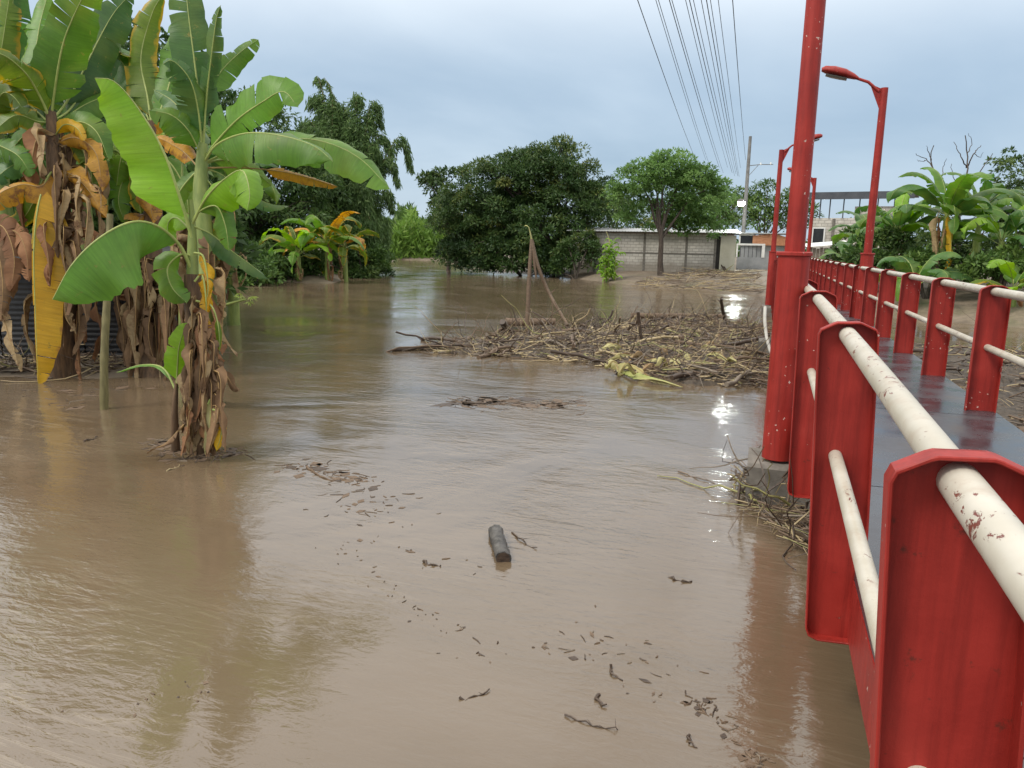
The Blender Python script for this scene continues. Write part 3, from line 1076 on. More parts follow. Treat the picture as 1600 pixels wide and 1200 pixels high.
px_leaf(p1, B1, [(325, 632), (330, 625), (328, 670), (322, 712)], 7.25, 9, 10, 'pale_scrap', 19, tears=0, t0=.05)
px_leaf(p1, B1, [(332, 640), (342, 645), (346, 675), (338, 706)], 7.22, 9, 12, 'leaf_yellow', 20, tears=1, t0=.05)
# dry sheaths round the lower stem
rng = random.Random(77)
for i in range(58):
    y0 = rng.choice([rng.uniform(455, 640), rng.uniform(540, 650)])
    kk = min(1.0, .45 + max(0, y0 - 480) / 160)
    x = 310 + rng.uniform(-22, 32) * kk
    l = rng.uniform(55, 125)
    y1_ = min(y0 + l, 712)
    off = rng.uniform(-16, 22)
    q = 7.42 + rng.uniform(-.26, .16)
    px_leaf(p1, B1, [(304 + rng.uniform(-6, 8), y0), (x, y0 - rng.uniform(-4, 10)), (x + off * .4, (y0 + y1_) / 2), (x + off, y1_)], [7.5, q, q - .02, q], rng.uniform(6, 13), rng.uniform(6, 13),
            rng.choice(['leaf_dry', 'leaf_dry', 'leaf_rust', 'leaf_straw', 'leaf_dry']), 300 + i, foldl=rng.uniform(.4, 1.5), foldr=rng.uniform(.4, 1.5), tears=rng.choice([0, 1, 1, 2, 4]), crumple=.03, t0=.05, nt=14, nu=4, rib=.007, gap=.25, wav=.03)
px_leaf(p1, B1, [(330, 560), (352, 585), (362, 600), (372, 608)], 7.35, 8, 9, 'leaf_dry', 401, tears=2, crumple=.02)
px_leaf(p1, B1, [(290, 660), (262, 690), (244, 700), (230, 708)], 7.25, 7, 8, 'leaf_dry', 402, tears=2, crumple=.02, nh=UPV)

# small sucker beside it
B1s = onz(274, 702)
t = thing('banana_sucker', 'small banana sucker with one light green upright leaf beside the front plant', 'banana plant', B1s)
stem_tube(t, B1s, [B1s - UPV * .2, at(273, 650, 7.5), at(276, 596, 7.5)], [.05, .038, .018], 'stem_dry', 'stem', 10)
px_leaf(t, B1s, [(276, 606), (277, 575), (280, 540), (292, 504)], [7.5, 7.45, 7.4, 7.38], 20, 19, 'leaf_bright', 21, foldl=.1, foldr=.15, droop=.2, tears=1, t0=.12)
px_leaf(t, B1s, [(276, 598), (283, 590), (290, 612), (291, 642)], 7.45, 8, 8, 'leaf', 22, tears=2)
px_leaf(t, B1s, [(275, 610), (255, 575), (220, 570), (182, 582)], [7.5, 7.6, 7.8, 8.0], 6, 7, 'leaf', 23, nh=UPV, tears=0)

# --- taller banana plant just behind
d2 = 9.2
B2 = np.array([*onz(322, 628)[:2], -0.05])
p2 = thing('banana_plant', 'tall banana plant behind the front one with long leaves arching over the river', 'banana plant', B2, 0, 'banana plants on the flooded bank')
stem_tube(p2, B2, [B2 - UPV * .2, at(322, 520, d2), at(320, 400, d2), at(314, 300, d2), at(317, 225, d2)], [.17, .15, .13, .11, .06], 'stem', 'stem', 14, .04, 8)
c2 = (317, 240)
TW2 = TOWARD
px_leaf(p2, B2, [c2, (314, 180), (303, 90), (293, 10), (288, -60)], [9.2, 9.15, 9.1, 9.1, 9.15], 34, 30, 'leaf_dark', 31, nh=TW2 + UPV * .1, foldl=.15, foldr=.2, droop=.2, tears=3, t0=.18, rib=.018, nt=30)
px_leaf(p2, B2, [c2, (322, 160), (330, 90), (338, 30), (345, 8)], [9.2, 9.1, 8.95, 8.85, 8.8], 20, 26, 'leaf_dark', 32, nh=TW2, foldl=.9, foldr=.8, droop=.3, tears=6, t0=.25, rib=.016)
px_leaf(p2, B2, [(318, 225), (325, 150), (345, 112), (375, 82), (404, 62)], [9.2, 9.25, 9.35, 9.45, 9.5], 17, 24, 'leaf', 33, nh=TW2 + UPV * .3, foldl=.2, foldr=.25, droop=.3, tears=4, t0=.4, rib=.014)
px_leaf(p2, B2, [(318, 250), (338, 222), (372, 186), (412, 158), (443, 143), (466, 168)], [9.2, 9.1, 8.95, 8.8, 8.7, 8.65], 42, 30, 'leaf', 34, nh=TW2 + UPV * .45, foldl=.05, foldr=.3, droop=.3, tears=7, t0=.12, rib=.018, nt=32)
px_leaf(p2, B2, [(317, 255), (340, 225), (385, 208), (440, 212), (490, 228), (520, 252)], [9.2, 9.0, 8.8, 8.6, 8.5, 8.45], 34, 52, 'leaf', 35, nh=UPV * .75 + TW2 * .75, foldl=.3, foldr=.45, droop=.5, tears=2, t0=.1, rib=.018, nt=32)
px_leaf(p2, B2, [(317, 255), (370, 232), (440, 218), (500, 220), (560, 246), (610, 296)], [9.2, 9.3, 9.3, 9.2, 9.1, 9.05], 26, 46, 'leaf', 36, nh=UPV * .65 + TW2 * .8, foldl=.15, foldr=.35, droop=.4, tears=2, t0=.3, rib=.016, nt=32)
px_leaf(p2, B2, [(318, 262), (380, 262), (440, 268), (490, 280), (528, 292)], [9.2, 9.3, 9.4, 9.45, 9.5], 9, 14, 'leaf_orange', 37, nh=UPV * .6 + TW2, tears=5, t0=.45, rib=.012)
px_leaf(p2, B2, [(316, 240), (310, 175), (297, 125), (270, 95), (255, 100)], [9.2, 9.05, 8.9, 8.8, 8.75], 36, 24, 'leaf_dark', 38, nh=TW2 + UPV * .3, foldl=.3, foldr=.6, droop=.4, tears=9, t0=.2, rib=.015)
px_leaf(p2, B2, [(315, 245), (295, 205), (268, 180), (232, 172)], [9.2, 9.0, 8.9, 8.8], 32, 22, 'leaf', 39, nh=TW2 + UPV * .5, foldl=.25, foldr=.4, droop=.4, tears=2, t0=.15)
px_leaf(p2, B2, [(318, 262), (345, 272), (385, 300), (420, 318), (452, 322)], [9.2, 9.3, 9.4, 9.5, 9.55], 22, 24, 'leaf_dark', 40, nh=UPV + TW2 * .3, tears=3, t0=.12)
px_leaf(p2, B2, [(316, 270), (290, 240), (262, 222), (242, 214)], [9.2, 9.4, 9.5, 9.55], 18, 18, 'leaf_orange', 41, nh=TW2, tears=2, t0=.3)
px_leaf(p2, B2, [(318, 275), (336, 300), (345, 350), (340, 405)], [9.2, 9.2, 9.2, 9.2], 14, 14, 'leaf_old', 42, nh=TW2, tears=4, t0=.15, crumple=.03)
dead_skirt(p2, B2, at(322, 560, d2), at(316, 300, d2), 18, 91, .13, (.6, 1.2), w=.11)

# --- banana plant at the left edge
d0 = 11.3
B0 = np.array([*onz(100, 588)[:2], 0.05])
p0 = thing('banana_plant', 'banana plant at the picture edge with one large hanging yellow leaf', 'banana plant', B0, 0, 'banana plants on the flooded bank')
stem_tube(p0, B0, [B0 - UPV * .3, at(102, 470, d0), at(95, 340, d0), at(84, 240, d0), at(80, 175, d0)], [.2, .18, .16, .13, .07], 'stem_dry', 'stem', 14, .08, 9)
c0 = (80, 190)
px_leaf(p0, B0, [c0, (84, 150), (98, 70), (122, 10), (150, -40)], [11.3, 11.2, 11.0, 10.9, 10.8], 38, 44, 'leaf', 51, foldl=.15, foldr=.25, droop=.25, tears=4, t0=.12, rib=.022, nt=32)
px_leaf(p0, B0, [c0, (62, 150), (38, 112), (0, 84), (-40, 90)], [11.3, 11.1, 10.8, 10.5, 10.3], 44, 26, 'leaf_old', 52, nh=TOWARD + UPV * .5, foldl=.3, foldr=.3, droop=.5, tears=8, t0=.1, rib=.022, nt=30)
px_leaf(p0, B0, [c0, (62, 160), (44, 108), (24, 52)], [11.3, 11.5, 11.7, 11.8], 22, 24, 'leaf_bright', 53, foldl=.2, foldr=.2, droop=.2, tears=1, t0=.15)
px_leaf(p0, B0, [c0, (110, 150), (150, 70), (178, 20), (205, -10)], [11.3, 11.5, 11.7, 11.8, 11.9], 34, 40, 'leaf_dark', 54, foldl=.2, foldr=.3, droop=.3, tears=3, t0=.15, rib=.02)
px_leaf(p0, B0, [(82, 200), (130, 165), (175, 150), (205, 165), (215, 200)], [11.3, 11.6, 11.8, 11.9, 11.9], 26, 30, 'leaf', 55, nh=TOWARD + UPV * .6, tears=3, t0=.1)
px_leaf(p0, B0, [c0, (60, 190), (25, 180), (-10, 205)], [11.3, 11.2, 11.1, 11.0], 22, 26, 'leaf_old', 56, nh=TOWARD + UPV * .5, tears=3, t0=.1)
px_leaf(p0, B0, [(84, 230), (55, 250), (20, 258), (-20, 290)], [11.3, 11.3, 11.2, 11.1], 22, 30, 'leaf_dark', 57, nh=TOWARD + UPV * .5, tears=3, t0=.1)
px_leaf(p0, B0, [(88, 262), (74, 278), (60, 320), (53, 390), (55, 480), (58, 560), (60, 604)], [11.3, 11.1, 10.95, 10.9, 10.9, 10.9, 10.95], 44, 5, 'leaf_yellow', 58, foldl=.0, foldr=.6, droop=.12, tears=9, t0=.14, wav=.02, rib=.016, nt=40, nu=6, gap=.04)
px_leaf(p0, B0, [(86, 260), (66, 290), (35, 288), (0, 302), (-20, 330)], [11.3, 11.0, 10.9, 10.8, 10.8], 30, 8, 'leaf_orange', 59, nh=TOWARD + UPV * .4, tears=4, t0=.15, droop=.5)
px_leaf(p0, B0, [(84, 215), (100, 195), (120, 200), (132, 220)], [11.3, 11.1, 11.0, 10.95], 12, 15, 'leaf_yellow', 60, tears=2)
px_leaf(p0, B0, [(86, 225), (118, 215), (150, 240), (160, 300)], [11.3, 11.1, 11.0, 11.0], 18, 22, 'leaf_orange', 61, tears=4, crumple=.04)
px_leaf(p0, B0, [(86, 225), (60, 215), (50, 250), (48, 300)], [11.3, 11.1, 11.0, 11.0], 14, 16, 'leaf_rust', 62, tears=4, crumple=.04)
px_leaf(p0, B0, [(90, 265), (115, 275), (140, 300), (165, 340)], [11.3, 11.1, 11.0, 11.0], 16, 20, 'leaf_orange', 63, tears=4, crumple=.04)
for i, (pts, dd, a, b_, mt_) in enumerate([
        ([(80, 190), (110, 170), (140, 120), (165, 60), (178, 5)], [11.3, 11.5, 11.8, 12.0, 12.1], 30, 34, 'leaf_dark'), ([(80, 190), (55, 120), (60, 50), (75, -10)], [11.3, 11.6, 11.9, 12.1], 28, 28, 'leaf'),
        ([(80, 195), (40, 160), (10, 150), (-30, 175)], [11.3, 11.4, 11.5, 11.5], 24, 30, 'leaf_dark'), ([(82, 205), (120, 190), (150, 205), (170, 250)], [11.3, 11.2, 11.1, 11.1], 22, 26, 'leaf'),
        ([(80, 200), (50, 205), (22, 230), (5, 280)], [11.3, 11.4, 11.5, 11.5], 24, 24, 'leaf'), ([(84, 215), (120, 225), (140, 260), (146, 310)], [11.3, 11.4, 11.4, 11.4], 16, 18, 'leaf_old'),
        ([(84, 240), (50, 320), (30, 345), (0, 350)], [11.3, 11.4, 11.5, 11.5], 16, 22, 'leaf_old')]):
    px_leaf(p0, B0, pts, dd, a, b_, mt_, 1500 + i, nh=TOWARD + UPV * (.2 + .15 * (i % 3)), tears=[3, 6, 2, 5, 8, 3, 2][i], foldl=.2, foldr=.3, droop=.35, t0=.13, rib=.018)
rng = random.Random(5)
for i in range(46):
    x = 98 + rng.gauss(0, 26)
    y0 = rng.uniform(205, 470)
    l = rng.uniform(60, 130)
    y1_ = min(y0 + l, 594)
    q = 11.25 + rng.uniform(-.4, .25)
    px_leaf(p0, B0, [(92 + rng.uniform(-8, 8), y0), (x, y0 - rng.uniform(-8, 14)), (x + rng.uniform(-6, 8), (y0 + y1_) / 2), (x + rng.uniform(-14, 18), y1_)], [11.3, q, q - .03, q], rng.uniform(6, 15), rng.uniform(6, 15),
            rng.choice(['leaf_dry', 'leaf_rust', 'leaf_straw', 'leaf_dry', 'leaf_straw']), 500 + i, foldl=rng.uniform(.4, 1.5), foldr=rng.uniform(.4, 1.5), tears=rng.choice([0, 1, 2, 3, 5]), crumple=.05, t0=.05, nt=13, nu=4, rib=.008, gap=.25, wav=.03)

# --- dead banana stump between, draped in dry leaves
B3 = np.array([*onz(238, 588)[:2], 0.05])
p3 = thing('banana_plant', 'withered banana stem wrapped in hanging brown leaves beside the dark shed wall', 'banana plant', B3, 0, 'banana plants on the flooded bank')
d3 = 11.9
stem_tube(p3, B3, [B3 - UPV * .3, at(238, 500, d3), at(236, 400, d3), at(240, 300, d3), at(238, 190, d3)], [.2, .18, .16, .13, .07], 'stem_dry', 'stem', 14, .1, 10)
rng = random.Random(15)
for i in range(64):
    x = 240 + rng.gauss(0, 27)
    y0 = rng.uniform(385, 500)
    l = rng.uniform(60, 160)
    y1_ = min(y0 + l, 595)
    q = 11.8 + rng.uniform(-.45, .3)
    px_leaf(p3, B3, [(238 + rng.uniform(-8, 8), y0), (x, y0 - rng.uniform(-8, 16)), (x + rng.uniform(-6, 8), (y0 + y1_) / 2), (x + rng.uniform(-12, 12), y1_)], [11.9, q, q - .03, q], rng.uniform(5, 13), rng.uniform(5, 13),
            rng.choice(['leaf_dry', 'leaf_rust', 'leaf_straw', 'leaf_dry', 'leaf_dry']), 600 + i, foldl=rng.uniform(.4, 1.5), foldr=rng.uniform(.4, 1.5), tears=rng.choice([0, 1, 2, 3, 5]), crumple=.05, t0=.05, nt=13, nu=4, rib=.008, gap=.25, wav=.03)
px_leaf(p3, B3, [(238, 205), (230, 150), (220, 90), (238, 20), (256, -10)], [11.9, 12.0, 12.1, 12.1, 12.1], 30, 26, 'leaf_old', 71, foldl=.2, foldr=.25, droop=.3, tears=6, t0=.12, rib=.02, nt=30)
px_leaf(p3, B3, [(238, 210), (205, 175), (180, 160), (150, 170)], [11.9, 12.1, 12.3, 12.4], 22, 22, 'leaf', 72, nh=TOWARD + UPV * .5, tears=3)
px_leaf(p3, B3, [(238, 230), (262, 205), (280, 222), (286, 250)], [11.9, 11.7, 11.6, 11.6], 18, 18, 'leaf_orange', 73, tears=3)
px_leaf(p3, B3, [(238, 330), (215, 345), (205, 380), (208, 420)], [11.9, 11.7, 11.6, 11.6], 16, 18, 'leaf_orange', 74, tears=3, crumple=.04)
px_leaf(p3, B3, [(238, 260), (200, 270), (185, 310), (195, 350)], [11.9, 11.8, 11.7, 11.7], 22, 18, 'leaf', 75, tears=2)
px_leaf(p3, B3, [(238, 260), (232, 290), (235, 320), (240, 350)], [11.9, 11.6, 11.5, 11.5], 18, 18, 'leaf_orange', 76, tears=5, crumple=.05)

for i, (pts, dd, a, b_, mt_) in enumerate([
        ([(238, 205), (215, 140), (185, 90), (150, 60)], [11.9, 12.1, 12.3, 12.4], 30, 30, 'leaf_dark'), ([(238, 205), (262, 140), (275, 80), (282, 20)], [11.9, 12.1, 12.3, 12.4], 26, 28, 'leaf'),
        ([(238, 210), (270, 190), (300, 190), (330, 210)], [11.9, 12.1, 12.2, 12.3], 20, 26, 'leaf_dark'), ([(238, 220), (210, 220), (190, 245), (182, 290)], [11.9, 11.8, 11.7, 11.7], 24, 22, 'leaf_bright'),
        ([(238, 225), (222, 250), (215, 290), (220, 335)], [11.9, 11.7, 11.6, 11.6], 18, 20, 'leaf_old'), ([(238, 230), (270, 260), (290, 300), (296, 350)], [11.9, 11.9, 11.9, 11.9], 18, 20, 'leaf'),
        ([(236, 240), (190, 225), (150, 235), (120, 270)], [11.9, 12.1, 12.2, 12.3], 22, 28, 'leaf')]):
    px_leaf(p3, B3, pts, dd, a, b_, mt_, 1600 + i, nh=TOWARD + UPV * (.2 + .15 * (i % 3)), tears=[4, 7, 2, 1, 3, 4, 6][i], foldl=.2, foldr=.3, droop=.4, t0=.13, rib=.018)
for i, (pts, dd, a, b_, mt_) in enumerate([([(317, 245), (300, 200), (272, 160), (240, 140)], [9.2, 9.4, 9.5, 9.6], 24, 28, 'leaf_dark'), ([(318, 255), (350, 250), (390, 262), (425, 290)], [9.2, 9.35, 9.45, 9.5], 16, 24, 'leaf'),
                                          ([(318, 260), (300, 275), (280, 300), (262, 335)], [9.2, 9.2, 9.2, 9.2], 16, 18, 'leaf')]):
    px_leaf(p2, B2, pts, dd, a, b_, mt_, 1700 + i, nh=TOWARD + UPV * .4, tears=[5, 3, 2][i], foldl=.2, foldr=.3, droop=.4, t0=.13, rib=.016)

# --- rusty dead plant, cut by the picture edge
B4 = np.array([*onz(-35, 586)[:2], 0.05])
p4 = thing('banana_plant', 'dead banana plant at the very edge of the picture with rusty brown hanging leaves', 'banana plant', B4, 0, 'banana plants on the flooded bank')
d4 = 11.2
stem_tube(p4, B4, [B4 - UPV * .3, at(-32, 470, d4), at(-25, 330, d4), at(-20, 200, d4)], [.2, .17, .14, .08], 'stem_dry', 'stem', 12, .1, 12)
for i, (pts, a, b_, mt_) in enumerate([
        ([(-25, 350), (5, 355), (22, 400), (18, 455)], 22, 22, 'leaf_rust'), ([(-25, 370), (20, 360), (40, 390), (45, 440)], 16, 20, 'leaf_rust'),
        ([(-25, 380), (-5, 390), (4, 440), (2, 500)], 20, 20, 'leaf_dry'), ([(-30, 480), (0, 490), (15, 530), (32, 580)], 8, 8, 'leaf_straw'),
        ([(-25, 210), (-5, 120), (8, 40), (20, -40)], 26, 26, 'leaf_old'), ([(-20, 200), (10, 60), (22, -20), (10, -70)], 30, 30, 'leaf_dark'),
        ([(-20, 210), (0, 150), (20, 150), (42, 180)], 24, 24, 'leaf_old'), ([(-20, 220), (5, 230), (30, 245), (50, 275)], 20, 24, 'leaf')]):
    px_leaf(p4, B4, pts, [11.2, 11.0, 10.9, 10.9], a, b_, mt_, 700 + i, tears=9, gap=.25, crumple=.03 if 'r' in mt_[5:] else 0)

# --- more banana plants further back on the left bank
for i, (px, py, d, h, nl, ll, mats, lab) in enumerate([
        (150, 560, 13.8, 3.9, 9, 2.1, ['leaf', 'leaf_dark', 'leaf_old'], 'banana plant with dark ragged leaves filling the space behind the yellow leaf'),
        (30, 560, 14.5, 4.6, 8, 2.2, ['leaf', 'leaf_dark', 'leaf_bright'], 'tall banana plant behind the edge plant, its leaves against the sky'),
        (365, 500, 19.0, 3.2, 7, 2.0, ['leaf_dark', 'leaf'], 'banana plant in the shade behind the two front ones')]):
    b_ = at(px, py, d)
    b_ = np.array([b_[0], b_[1], max(gh(b_[0], b_[1]), 0.0)])
    banana(b_, h, nl, ll, 800 + i, lab, mats, dead=5, group='banana plants on the flooded bank', r=.14, lw=.30)

# --- small banana clump at the bend of the river
for i, (px, py, h, nl, ll, mats, lab, dead) in enumerate([
        (468, 441, 1.5, 13, 3.0, ['leaf_bright', 'leaf', 'leaf', 'leaf_old'], 'small fresh green banana plant with upright leaf at the river bend', 6),
        (512, 441, 2.2, 13, 2.9, ['leaf_old', 'leaf', 'leaf', 'leaf_orange', 'leaf_old'], 'yellowing banana plant at the river bend beside the fresh green one', 8),
        (540, 440, 1.9, 9, 2.6, ['leaf_orange', 'leaf_old', 'leaf', 'leaf_old'], 'withering orange banana plant nearest the open water at the bend', 8)]):
    b_ = onz(px, py)
    b_ = np.array([b_[0], b_[1], 0.0])
    banana(b_, h, nl, ll, 850 + i, lab, mats, dead=dead, group='small banana plants at the river bend', r=.13, lw=.32, el=(.2, 1.3), nt=16)


# ------------------------------------------------------------------ foliage clouds
def leaf_cloud(name, P, A, Nv, Ln, W, tint, mat, parent=None, off=(0, 0, 0)):
    n = len(P)
    A = nrm(A)
    S = nrm(np.cross(A, Nv))
    Bn = np.cross(S, A)
    Ln = np.broadcast_to(Ln, (n,))[:, None]
    W = np.broadcast_to(W, (n,))[:, None]
    V = np.empty((n, 4, 3))
    V[:, 0] = P
    V[:, 1] = P + A * Ln * .45 + S * W * .5 + Bn * W * .12
    V[:, 2] = P + A * Ln - Bn * Ln * .10
    V[:, 3] = P + A * Ln * .45 - S * W * .5 + Bn * W * .12
    V -= np.asarray(off)
    me = bpy.data.meshes.new(name)
    me.vertices.add(n * 4)
    me.vertices.foreach_set('co', V.astype(np.float32).ravel())
    me.loops.add(n * 4)
    me.loops.foreach_set('vertex_index', np.arange(n * 4, dtype=np.int32))
    me.polygons.add(n)
    me.polygons.foreach_set('loop_start', np.arange(n, dtype=np.int32) * 4)
    at_ = me.attributes.new('tint', 'FLOAT', 'FACE')
    at_.data.foreach_set('value', np.asarray(tint, np.float32))
    me.materials.append(mat)
    me.update(calc_edges=True)
    me.validate()
    o = bpy.data.objects.new(name, me)
    COL.objects.link(o)
    if parent is not None:
        o.parent = parent
    return o


def rdirs(rs, n):
    return nrm(rs.normal(size=(n, 3)))


def clump_leaves(rs, centres, radii, per, ln, w, hang=0.3, tint_mid=0.5):
    """leaves over the upper and outer skin of many small clumps, with some inside"""
    P, A, Nv, Lz, Wz, Ti = [], [], [], [], [], []
    for c, r in zip(centres, radii):
        n = int(per * rs.uniform(.75, 1.25))
        d = rdirs(rs, n)
        d[:, 2] = np.where(d[:, 2] < -.35, -d[:, 2], d[:, 2])
        rad = r * rs.uniform(.35, 1.0, n) ** .5
        p = c + d * rad[:, None] * np.array([1, 1, .72])
        a = d * .8 + rdirs(rs, n) * .7 + np.array([0, 0, -hang])
        nv = d * .6 + rdirs(rs, n) * .6 + np.array([0, 0, .5])
        P.append(p)
        A.append(a)
        Nv.append(nv)
        s = rs.uniform(.7, 1.3, n)
        Lz.append(ln * s)
        Wz.append(w * s)
        Ti.append(np.clip(rs.normal(tint_mid + rs.normal(0, .2), .17, n), 0, 1))
    return [np.concatenate(q) for q in (P, A, Nv, Lz, Wz, Ti)]


def envelope(rs, lobes, n, rc, inner=.3, zmin=None, low=-.45):
    """clump centres over the skin of a union of ellipsoid lobes [(c, (rx, ry, rz)), ...]"""
    C_, R2 = [], []
    vol = np.array([l[1][0] * l[1][2] for l in lobes])
    cnt = np.maximum(1, (n * vol / vol.sum()).astype(int))
    for (c, rr), k in zip(lobes, cnt):
        d = rdirs(rs, k)
        d[:, 2] = np.where(d[:, 2] < low, -d[:, 2], d[:, 2])
        q = np.where(rs.uniform(size=k) < inner, rs.uniform(.35, .8, k), rs.uniform(.82, 1.06, k))
        C_.append(np.asarray(c) + d * np.asarray(rr) * q[:, None])
        R2.append(rs.uniform(*rc, k))
    C_, R2 = np.concatenate(C_), np.concatenate(R2)
    if zmin is not None:
        kp = C_[:, 2] > zmin
        C_, R2 = C_[kp], R2[kp]
    return C_, R2


def limb(mb_, p0, p1, r0, r1, rng, n=6, sag=.15):
    p0, p1 = np.asarray(p0), np.asarray(p1)
    l = np.linalg.norm(p1 - p0)
    pts = [p0 + (p1 - p0) * f + UPV * math.sin(f * PI) * l * sag + np.array([rng.uniform(-1, 1), rng.uniform(-1, 1), rng.uniform(-1, 1)]) * l * .035 * (0 < f < 1) for f in np.linspace(0, 1, n)]
    mb_.tube(pts, np.linspace(r0, r1, n), 7)
    return pts


def tree(name, label, base, lobes, nclump, rc, per, ln, w, mat, seed, trunk_r=.2, fork=.4, nl=9, hang=.3, zmin=None, group=None, low=-.45, cat='tree', tint=.5, lean=(0, 0)):
    rs = np.random.RandomState(seed)
    rng = random.Random(seed)
    base = np.asarray(base, float)
    t = thing(name, label, cat, base, 0, group)
    C_, R2 = envelope(rs, lobes, nclump, rc, zmin=zmin, low=low)
    mid = np.mean([np.asarray(l[0]) for l in lobes], 0)
    top = np.array([base[0] + lean[0], base[1] + lean[1], base[2] + (mid[2] - base[2]) * fork])
    mb_ = MB()
    pts = [base - UPV * .3, base + (top - base) * .3 + np.array([rng.uniform(-.1, .1), rng.uniform(-.1, .1), 0]), base + (top - base) * .65, top]
    mb_.tube(pts, [trunk_r * 1.35, trunk_r, trunk_r * .9, trunk_r * .75], 10, jit=.1, rng=rng)
    mb_.build('trunk', M['bark'], t, smooth=60, off=base)
    mb_ = MB()
    for i in range(nl):
        c = C_[rng.randrange(len(C_))]
        q = limb(mb_, top - UPV * rng.uniform(0, .3) * (top[2] - base[2]), c, trunk_r * .5, .02, rng)
        for k in range(2):
            c2_ = C_[np.argsort(np.linalg.norm(C_ - c, axis=1))[rng.randrange(1, min(6, len(C_)))]]
            limb(mb_, q[3], c2_, trunk_r * .2, .012, rng, 5)
    mb_.build('limbs', M['bark'], t, smooth=60, off=base)
    leaf_cloud('crown', *clump_leaves(rs, C_, R2, per, ln, w, hang, tint), M[mat], t, off=base)
    return t


def lob(px, py, d, rx, ry, rz):
    return (at(px, py, d), (rx, ry, rz))


def foot(px, py, d):
    p = at(px, py, d)
    return np.array([p[0], p[1], max(gh(p[0], p[1]), -.2)])


# big mango tree on the far bank
dm = 56.0
tree('mango_tree', 'broad dark green dome-shaped tree on the far bank left of the block house', foot(868, 428, dm),
     [lob(840, 330, dm, 4.4, 3.5, 4.0), lob(878, 290, dm, 3.2, 3.0, 2.9), lob(822, 292, dm, 3.2, 2.8, 2.6), lob(770, 330, dm, 3.6, 3.0, 3.6), lob(915, 345, dm - .5, 2.4, 2.6, 3.0), lob(725, 350, dm + 1, 2.3, 2.4, 3.2), lob(800, 380, dm - 2, 4.2, 2.2, 2.2), lob(745, 392, dm - 1, 2.6, 2.2, 1.6), lob(820, 405, dm - 2.5, 2.6, 1.6, 1.1), lob(775, 408, dm - 2, 2.6, 1.6, 1.0)],
     540, (.45, 1.0), 170, .26, .095, 'fol_mango', 1, trunk_r=.34, fork=.35, nl=16, low=-.8, zmin=.35)
tree('mango_tree', 'small dark tree with ragged outline at the water end of the big dome tree', foot(700, 410, 62),
     [lob(690, 300, 62, 1.5, 1.5, 1.4), lob(672, 290, 62, 1.0, 1.0, .8), lob(712, 275, 62, 1.3, 1.2, 1.0), lob(700, 340, 62, 1.6, 1.5, 2.0)], 60, (.35, .7), 60, .34, .13, 'fol_mango', 2, trunk_r=.15, fork=.6, nl=8, tint=.6)
# lighter tree in front of the block house
dt = 46.5
tree('shade_tree', 'light green spreading tree with a forked trunk in front of the block house', foot(1033, 424, dt),
     [lob(1010, 290, dt, 1.8, 1.8, 1.45), lob(1060, 290, dt, 2.1, 2.0, 1.45), lob(1095, 320, dt + .5, 1.9, 1.8, 1.65), lob(985, 315, dt, 1.0, 1.0, .9), lob(1020, 262, dt, .8, .9, .7), lob(1075, 345, dt + 1, 1.6, 1.5, .8), lob(1120, 300, dt + 1, .9, 1.0, 1.0), lob(1030, 330, dt + 1.2, 1.4, 1.2, .6), lob(985, 345, dt + 1, .9, .9, .6), lob(1100, 362, dt + 2, 1.5, 1.2, .8), lob(1045, 358, dt + 2, 1.3, 1.1, .6), lob(968, 300, dt, .6, .6, .5), lob(1050, 250, dt, .9, .9, .45)],
     230, (.28, .66), 95, .24, .09, 'fol_light', 3, trunk_r=.17, fork=.62, nl=12, hang=.2, lean=(-.15, 0))
# trees behind the block house
tree('tree', 'dark tree rising behind the middle of the block house roof', foot(1100, 400, 64), [lob(1080, 340, 64, 3.0, 2, 2.2), lob(1130, 345, 64, 2.6, 2, 1.9)], 70, (.5, .9), 70, .32, .12, 'fol_bush', 4, nl=6)
tree('tree', 'tree behind the block house beside the dome-shaped tree', foot(955, 400, 64), [lob(950, 345, 64, 2.4, 2, 2.6), lob(985, 350, 64, 2.1, 2, 1.6)], 60, (.5, .9), 70, .32, .12, 'fol_mango', 41, nl=6)
tree('tree', 'hazy tree behind the small orange house', foot(1190, 400, 72), [lob(1165, 340, 72, 2.8, 2, 2.4), lob(1205, 330, 72, 2.6, 2, 2.8), lob(1240, 345, 72, 2.2, 2, 2.2)], 90, (.5, .95), 60, .36, .14, 'fol_bush', 5, nl=6)

# dark trees behind the left banana plants
tree('tree', 'dark leafy tree behind the banana plants on the left bank', foot(215, 450, 19),
     [lob(215, 190, 19, 2.6, 2, 1.9), lob(140, 250, 20, 2.2, 2, 1.8), lob(270, 260, 19.5, 2.2, 1.8, 1.9), lob(60, 230, 20, 1.8, 1.8, 1.8), lob(240, 110, 19.5, 1.3, 1.3, 1.0)],
     170, (.35, .65), 110, .20, .085, 'fol_dark', 6, trunk_r=.22, fork=.5, nl=12, low=-.9, cat='tree')
tree('tree', 'dense shadowy tree behind the tall banana plant, close to the bamboo', foot(395, 425, 44),
     [lob(390, 300, 44, 3.7, 3.0, 3.9), lob(345, 350, 43, 3.2, 2.6, 2.9), lob(450, 330, 45, 3.5, 2.8, 3.5), lob(420, 230, 45, 2.6, 2.6, 2.6), lob(340, 260, 44, 3.0, 2.6, 3.0)],
     190, (.6, 1.1), 120, .34, .12, 'fol_dark', 7, trunk_r=.3, fork=.5, nl=10, low=-.9, hang=.7)

